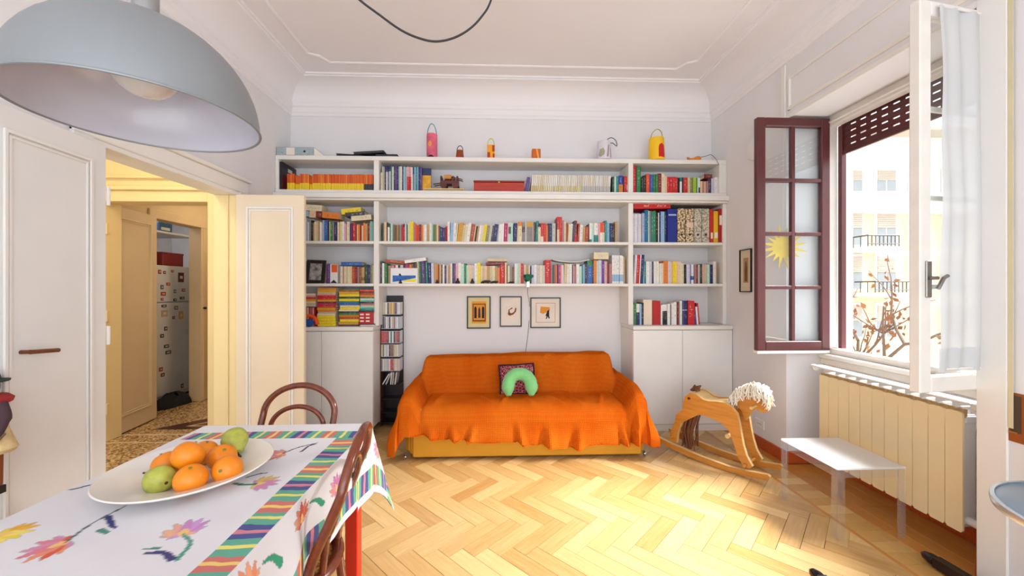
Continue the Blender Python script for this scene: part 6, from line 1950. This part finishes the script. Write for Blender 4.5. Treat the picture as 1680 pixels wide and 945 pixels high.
def leafs(cx, cy, ang, s_=1.0, flip=1):
    d = lambda a, r: (cx + r * s_ * math.cos(ang + R(a)), cy + r * s_ * math.sin(ang + R(a)))
    stroke([d(180, .01), d(180 - 14 * flip, .06), d(180 - 40 * flip, .10)], .0045 * s_, .004 * s_, '3f8f78')
    stroke([d(180 + 10 * flip, .05), d(180 + 26 * flip, .085), d(180 + 34 * flip, .125)], .008 * s_, .003 * s_, '4a4778')
    stroke([d(180 + 34 * flip, .045), d(180 + 42 * flip, .10)], .004 * s_, .003 * s_, '5f9a80')
c = flower(108, 893, R(-130), 1.15, ('cf8fae', 'e2906e', 'd97f8f', 'd6604a')); stroke([(c[0], c[1]), atz(150, 862, dz)[:2], atz(205, 833, dz)[:2]], .003, .003, '5b6a6a')
stroke([atz(178, 850, dz)[:2], atz(184, 864, dz)[:2], atz(190, 868, dz)[:2]], .008, .004, '40407a'); stroke([atz(165, 872, dz)[:2], atz(176, 876, dz)[:2]], .008, .006, '4f8a80')
c = flower(300, 878, R(115), 1.05, ('c79ad0', 'dfa58f', 'c98cc0', 'e6b08a')); stroke([(c[0], c[1]), atz(312, 893, dz)[:2], atz(290, 921, dz)[:2]], .004, .005, '4f9c88')
stroke([atz(240, 909, dz)[:2], atz(268, 909, dz)[:2], atz(282, 919, dz)[:2]], .004, .009, '4a4778'); stroke([atz(236, 903, dz)[:2], atz(263, 901, dz)[:2]], .004, .003, '4f8a80')
c = flower(420, 797, R(20), 1.05, ('c98fb8', 'd9b070', 'cf8fae', 'e0c06a')); stroke([(c[0], c[1]), atz(400, 798, dz)[:2], atz(384, 796, dz)[:2]], .005, .006, '3f7f70')
stroke([atz(405, 786, dz)[:2], atz(425, 780, dz)[:2], atz(438, 778, dz)[:2]], .004, .003, '3f4f5a')
c = flower(464, 746, R(200), 1.0, ('d98f8f', 'e0a090', 'd58aa0', 'cf7f7f')); stroke([(c[0], c[1]), atz(490, 735, dz)[:2], atz(520, 728, dz)[:2]], .003, .003, '4a4a5a')
stroke([atz(494, 742, dz)[:2], atz(506, 733, dz)[:2], atz(516, 730, dz)[:2]], .005, .004, '44506a')
flower(2, 880, R(10), 1.0, ('e8cf4a', 'e8b04a', 'efd870', 'e0a83a'))
flower(458, 697, R(90), .9, ('d99aa8', 'e0b0b0', 'cf8fa0', 'd9a0b8')); flower(555, 696.5, R(90), .9, ('e0a090', 'd99aa8', 'e0b0a0', 'cf8f8f'))
stroke([atz(120, 805, dz)[:2], atz(150, 797, dz)[:2], atz(165, 796, dz)[:2]], .005, .004, '44485a')
# on the hanging side
for v, du_, an, cs in ((1.19, .10, 180, ('d9745a', 'e2906e', 'c9604f', 'e0a080')), (.93, .09, 200, ('eaa07a', 'e8b48a', 'e2906e', 'f0c0a0')), (1.62, .10, 170, ('cf8fae', 'd99aa8', 'c77fae', 'e0a090')), (1.42, .13, 190, ('cf7fae', 'd99aa8', 'c77fae', 'e09090'))):
    c = flower(0, 0, R(an), 1.1, cs, uv=(dx1 + du_, v))
    stroke([(c[0] - .03, v + .06), (c[0] - .015, v + .10), (c[0] + .02, v + .13)], .004, .012, '3f9a78')
for u in (-1.15, -.95, -.75):
    flower(0, 0, R(-90), 1.0, uv=(u, dy1 + .10))
flower(0, 0, R(-45), 1.0, uv=(dx1 + .10, dy1 + .08))
ca_ = me.color_attributes.new('print', 'FLOAT_COLOR', 'POINT')
ca_.data.foreach_set('color', RGBA.ravel())

# ------------------------------------------------------------------ platter with fruit
pc = (-1.012, 1.322)
pz = dz + .0065
MB_pl = MB().lathe([(0, 0), (.085, 0), (.09, .004), (.16, .022), (.228, .040), (.232, .044), (.229, .047), (.16, .030), (.10, .014), (0, .011)], (*pc, pz), 72)
tag(MB_pl.build('platter', mat('white_ceramic', '#e6e2dc', .18, var=.015)), 'wide white ceramic platter holding oranges and pears', 'platter')
def orange_mat():
    m, t_, b = new_mat('orange_peel')
    tc = node(t_, 'ShaderNodeTexCoord'); nz = node(t_, 'ShaderNodeTexNoise', i_Scale=9.0, i_Detail=3.0)
    rp = node(t_, 'ShaderNodeValToRGB'); rp.color_ramp.elements[0].color = lin('#e0730a') + (1,); rp.color_ramp.elements[1].color = lin('#f3960f') + (1,)
    t_.links.new(tc.outputs['Object'], nz.inputs['Vector']); t_.links.new(nz.outputs['Fac'], rp.inputs[0]); t_.links.new(rp.outputs[0], b.inputs['Base Color'])
    n2 = node(t_, 'ShaderNodeTexNoise', i_Scale=260.0); t_.links.new(tc.outputs['Object'], n2.inputs['Vector'])
    bp = node(t_, 'ShaderNodeBump', i_Strength=.35, i_Distance=.0015); t_.links.new(n2.outputs['Fac'], bp.inputs['Height']); t_.links.new(bp.outputs[0], b.inputs['Normal'])
    b.inputs['Roughness'].default_value = .38
    return m
M_or = orange_mat()
M_pear = mat('pear_skin', '#a8ab48', .45, var=.16, scale=45, bump=.1, bscale=200)
M_stem = mat('stem_brown', '#4a3320', .8)
def orange(c, r, label, rot):
    T = Matrix.Translation(c) @ Euler(rot).to_matrix().to_4x4()
    t = thing('orange', label, 'orange', (c[0], c[1], c[2] - r), 'oranges on the platter')
    prof = []
    for k in range(19):
        a = math.pi * k / 18
        rr = r * math.sin(a); zz_ = -r * .96 * math.cos(a)
        if k > 15: zz_ -= .0028 * (k - 15) / 3
        prof.append((max(rr, 1e-6), zz_))
    MB().xf(T).lathe(prof, seg=32).build('fruit', M_or, t)
    MB().xf(T).lathe([(0, r * .93 - .001), (.005, r * .93 + .0012), (.003, r * .93 + .002), (0, r * .93 + .0016)], seg=7).build('stem_button', mat('calyx_green', '#6b7a3a', .8), t)
orr = [((-.930, 1.212, .826), .0435, 'nearest orange at the front of the platter', (.3, .2, 0)), ((-.862, 1.272, .826), .0425, 'orange at right front showing its stem end', (1.25, .25, 0)),
       ((-.934, 1.352, .830), .043, 'orange behind the right front one', (.4, .5, 0)), ((-1.030, 1.405, .826), .041, 'hindmost orange half hidden at the back', (.2, .1, 1)),
       ((-1.085, 1.315, .825), .042, 'orange at the left rear of the pile', (.1, -.4, 0)), ((-.985, 1.272, .872), .044, 'topmost orange resting on the others', (-.5, .3, 0))]
for c, r, lb, ro in orr: orange(c, r, lb, ro)
def pear(c, d, r, label):
    """c = centre of the round end, d = direction to the stalk"""
    q = Vector(d).to_track_quat('Z', 'Y').to_matrix().to_4x4()
    T = Matrix.Translation(c) @ q
    t = thing('pear', label, 'pear', (c[0], c[1], c[2] - r), 'pears on the platter')
    MB().xf(T).lathe([(1e-6, -r * .86), (r * .16, -r * .92), (r * .5, -r * .85), (r * .85, -r * .5), (r, 0), (r * .93, r * .38), (r * .72, r * .8), (r * .52, r * 1.15), (r * .42, r * 1.4), (r * .28, r * 1.58), (1e-6, r * 1.62)], seg=28).build('fruit', M_pear, t)
    MB().xf(T).tube(bez([(0, 0, r * 1.58), (.001, .0, r * 1.85), (.006, 0, r * 2.15)], 4), [.0026] * 4 + [.0032] * 5, 6).build('stalk', M_stem, t)
    MB().xf(T).lathe([(0, -r * .93), (.005, -r * .925), (.003, -r * .88), (0, -r * .87)], seg=7).build('blossom_end', M_stem, t)
pear((-1.022, 1.214, .824), (-.85, .45, .05), .041, 'green pear at the left front with stalk to the left')
pear((-.965, 1.462, .850), (.55, -.62, -.40), .043, 'green pear at the back right with stalk hanging down')

# ------------------------------------------------------------------ bentwood chairs
M_bent = wood('bentwood', '#5b2413', '#7d3a20', .25, (8, 8, 8), 3.0, coat=.4)
M_cane = pattern('cane_weave', '#8a5a2a', '#d3a35c', 90)
def bentwood(label, loc, rot, wb=.178):
    t = thing('bentwood_chair', label, 'chair', loc, 'bentwood chairs at the table', rot, local=True)
    SH = .46
    # seat ring faces -y; back rises at +y
    ring = [(.205 * math.cos(a), .205 * math.sin(a), SH) for a in [2 * math.pi * k / 40 for k in range(40)]]
    MB().tube(ring, .022, 10, closed=True, flat=.75).build('seat_ring', M_bent, t)
    MB().lathe([(0, SH - .004), (.19, SH), (.19, SH + .004), (0, SH)], seg=36).build('cane_seat', M_cane, t)
    def loop(w0, w1, top, y0, y1, zs, r, name):
        pts = [(-w0, y0, zs), (-w0 - .012, y0 + .015, zs + .12), (-w1, y0 + (y1 - y0) * .55, zs + (top - zs) * .55)]
        for k in range(0, 13):
            a = math.pi - math.pi * k / 12
            pts.append((w1 * math.cos(a), y0 + (y1 - y0) * (.78 + .22 * math.sin(a)), zs + (top - zs) * (.70 + .30 * math.sin(a))))
        pts += [(w1, y0 + (y1 - y0) * .55, zs + (top - zs) * .55), (w0 + .012, y0 + .015, zs + .12), (w0, y0, zs)]
        return MB().tube(bez(pts, 5), r, 12).build(name, M_bent, t)
    # outer loop runs on into the back legs
    loop(wb - .018, wb, .900, .165, .295, SH - .02, .0155, 'back_loop')
    loop(.090, wb - .046, .800, .185, .262, SH, .012, 'inner_loop')
    for sx in (-1, 1):
        MB().tube(bez([(sx * .165, .165, SH - .01), (sx * .172, .185, .25), (sx * .19, .235, 0.002)], 8), [.0165] * 9 + [.0145] * 8, 10).build('leg', M_bent, t)
        MB().tube(bez([(sx * .135, -.150, SH - .012), (sx * .150, -.168, .25), (sx * .170, -.190, 0.002)], 8), [.0175] * 9 + [.014] * 8, 10).build('leg', M_bent, t)
    r2_ = [(.158 * math.cos(a), .158 * math.sin(a), .235) for a in [2 * math.pi * k / 36 for k in range(36)]]
    MB().tube(r2_, .010, 8, closed=True).build('ring_stretcher', M_bent, t)
    return t
bentwood('bentwood chair at the far end of the dining table', (-1.02, 1.765, 0), 0.0)
bentwood('bentwood chair pushed in at the near right side of the table', (-.772, 1.36, 0), R(-82), .198)

# ------------------------------------------------------------------ pendant lamp with long swagged cable
lc = (-.990, 1.129, 1.880)
lp = thing('pendant_lamp', 'large brushed aluminium dome pendant hanging over the dining table', 'lamp', lc)
Rl, Hl = .271, .275
out_, in_ = [], []
for k in range(15):
    a = R(90 * k / 14)
    out_.append((Rl * math.cos(a) if k < 14 else .06, Hl * math.sin(a)))
    in_.append(((Rl - .004) * math.cos(a) if k < 14 else .05, (Hl - .004) * math.sin(a) + .0005))
M_alu = mat('brushed_aluminium', '#8b8f92', .45, .35, var=.03)
M_alui = mat('grey_enamel_inside', '#c9c7d1', .2)
MB().lathe(out_, lc, 72, caps=False).build('shade', M_alu, lp)
MB().lathe(in_, lc, 72, caps=False).build('inner_shade', M_alui, lp)
MB().tube([(lc[0] + Rl * math.cos(a), lc[1] + Rl * math.sin(a), lc[2]) for a in [2 * math.pi * k / 72 for k in range(72)]], .004, 8, closed=True).build('rim', M_alu, lp)
MB().lathe([(.02, Hl - .03), (.030, Hl - .02), (.030, Hl + .085), (.025, Hl + .095), (.01, Hl + .10), (.0, Hl + .10)], lc, 48).build('cap', mat('cap_aluminium', '#9b9a9c', .4, .5), lp)
MB().ball((lc[0] + .0, lc[1] + .0, lc[2] + .140), .082, 28, 18).build('bulb', mat('opal_bulb', '#d8d2cc', .12), lp)
MB().tube([(lc[0], lc[1], lc[2] + .215), (lc[0], lc[1], lc[2] + Hl)], .022, 14).build('socket', M_white, lp)
MB().tube([(lc[0], lc[1], lc[2] + Hl + .08), (lc[0], lc[1], ZC - .02)], .0035, 6).tube([(lc[0], lc[1], ZC - .02), (lc[0] + .02, lc[1], ZC - .03), (lc[0] + .03, lc[1], ZC)], .004, 6).build('suspension_cable', M_black, lp)
sw_ = [(lc[0], lc[1], ZC - .02), (-.93, 1.20, 3.30), at(440, -200, 1.40), at(505, -105, 1.50), at(555, -35, 1.57), at(589, -1, 1.60), at(620.6, 23, 1.615), at(656.5, 48.6, 1.63), at(687, 62.5, 1.645), at(715, 68, 1.655), at(743.5, 62.5, 1.665), at(769, 48.6, 1.675), at(789.6, 28, 1.685), at(806, -1, 1.69), (.02, 1.75, 2.9), (.06, 1.8, ZC)]
MB().tube(bez(sw_, 8), .0045, 8).build('swag_cable', mat('black_cable', '#2b282b', .5), lp)
MB().lathe([(0, 0), (.045, 0), (.05, -.006), (.03, -.03), (0, -.032)], (.06, 1.8, ZC - .0005), 24).build('ceiling_rose', M_white, lp)

# ------------------------------------------------------------------ carved puppet hanging before the near door leaf
pp = Vector((-2.03, 1.62, .585))
pu = thing('puppet', 'painted wooden puppet in red collar and cream skirt hanging by the white door', 'puppet', pp)
def PV(x, y, z): return (pp.x + x, pp.y + y, pp.z + z)
MB().lathe([(0, .17), (.085, .165), (.095, .18), (.065, .26), (.045, .30), (.0, .30)], pp, 20, sy=.7).build('skirt', mat('cream_cloth', '#dcc08d', .9, var=.15, scale=30), pu)
MB().lathe([(0, .29), (.045, .29), (.055, .33), (.05, .37), (.02, .385), (0, .386)], pp, 18, sy=.75).build('torso', mat('red_brown_cloth', '#8c2a24', .8), pu)
MB().lathe([(.02, .355), (.065, .36), (.07, .375), (.055, .39), (.02, .395)], pp, 18).build('collar', mat('red_collar', '#a82a2c', .8, var=.2, scale=50), pu)
MB().ball(PV(0, 0, .425), .034, 16, 12, (1, 1, 1.15)).ball(PV(0, -.034, .42), .007, 8, 6).build('head', mat('grey_green_head', '#8b9a8f', .7), pu)
MB().lathe([(.058, .444), (.06, .45), (.036, .455), (.03, .48), (0, .487), (0, .45)], pp, 18).build('hat', mat('dark_hat', '#2f3a33', .8), pu)
for s_ in (-1, 1):
    arm = MB().tube(bez([PV(s_ * .05, 0, .36), PV(s_ * .078, -.01, .30), PV(s_ * .07, -.03, .235)], 5), [.02] * 6 + [.015] * 5, 10)
    arm.build('sleeve', mat('plum_cloth', '#4a333b', .8), pu)
    MB().ball(PV(s_ * .068, -.034, .222), .015, 10, 8).build('hand', mat('wood_skin', '#b98552', .6), pu)
    MB().tube([PV(s_ * .032, 0, .18), PV(s_ * .036, 0, .035)], [.02, .016], 10).build('leg', mat('rust_trousers', '#8f4a24', .8), pu)
    MB().prism([(pp.y - .045, pp.z), (pp.y + .018, pp.z), (pp.y + .018, pp.z + .03), (pp.y - .01, pp.z + .034), (pp.y - .045, pp.z + .014)], 'x', pp.x + s_ * .036 - .015, pp.x + s_ * .036 + .015).build('shoe', M_black, pu)
MB().tube([PV(.105, -.03, .25), PV(.055, -.06, .17)], .004, 6).build('sword', mat('puppet_blade', '#6e5a44', .5), pu)
MB().tube([PV(0, 0, .48), (pp.x, pp.y, 2.19), (-2.16, pp.y, 2.193)], .0015, 5).build('string', M_black, pu)
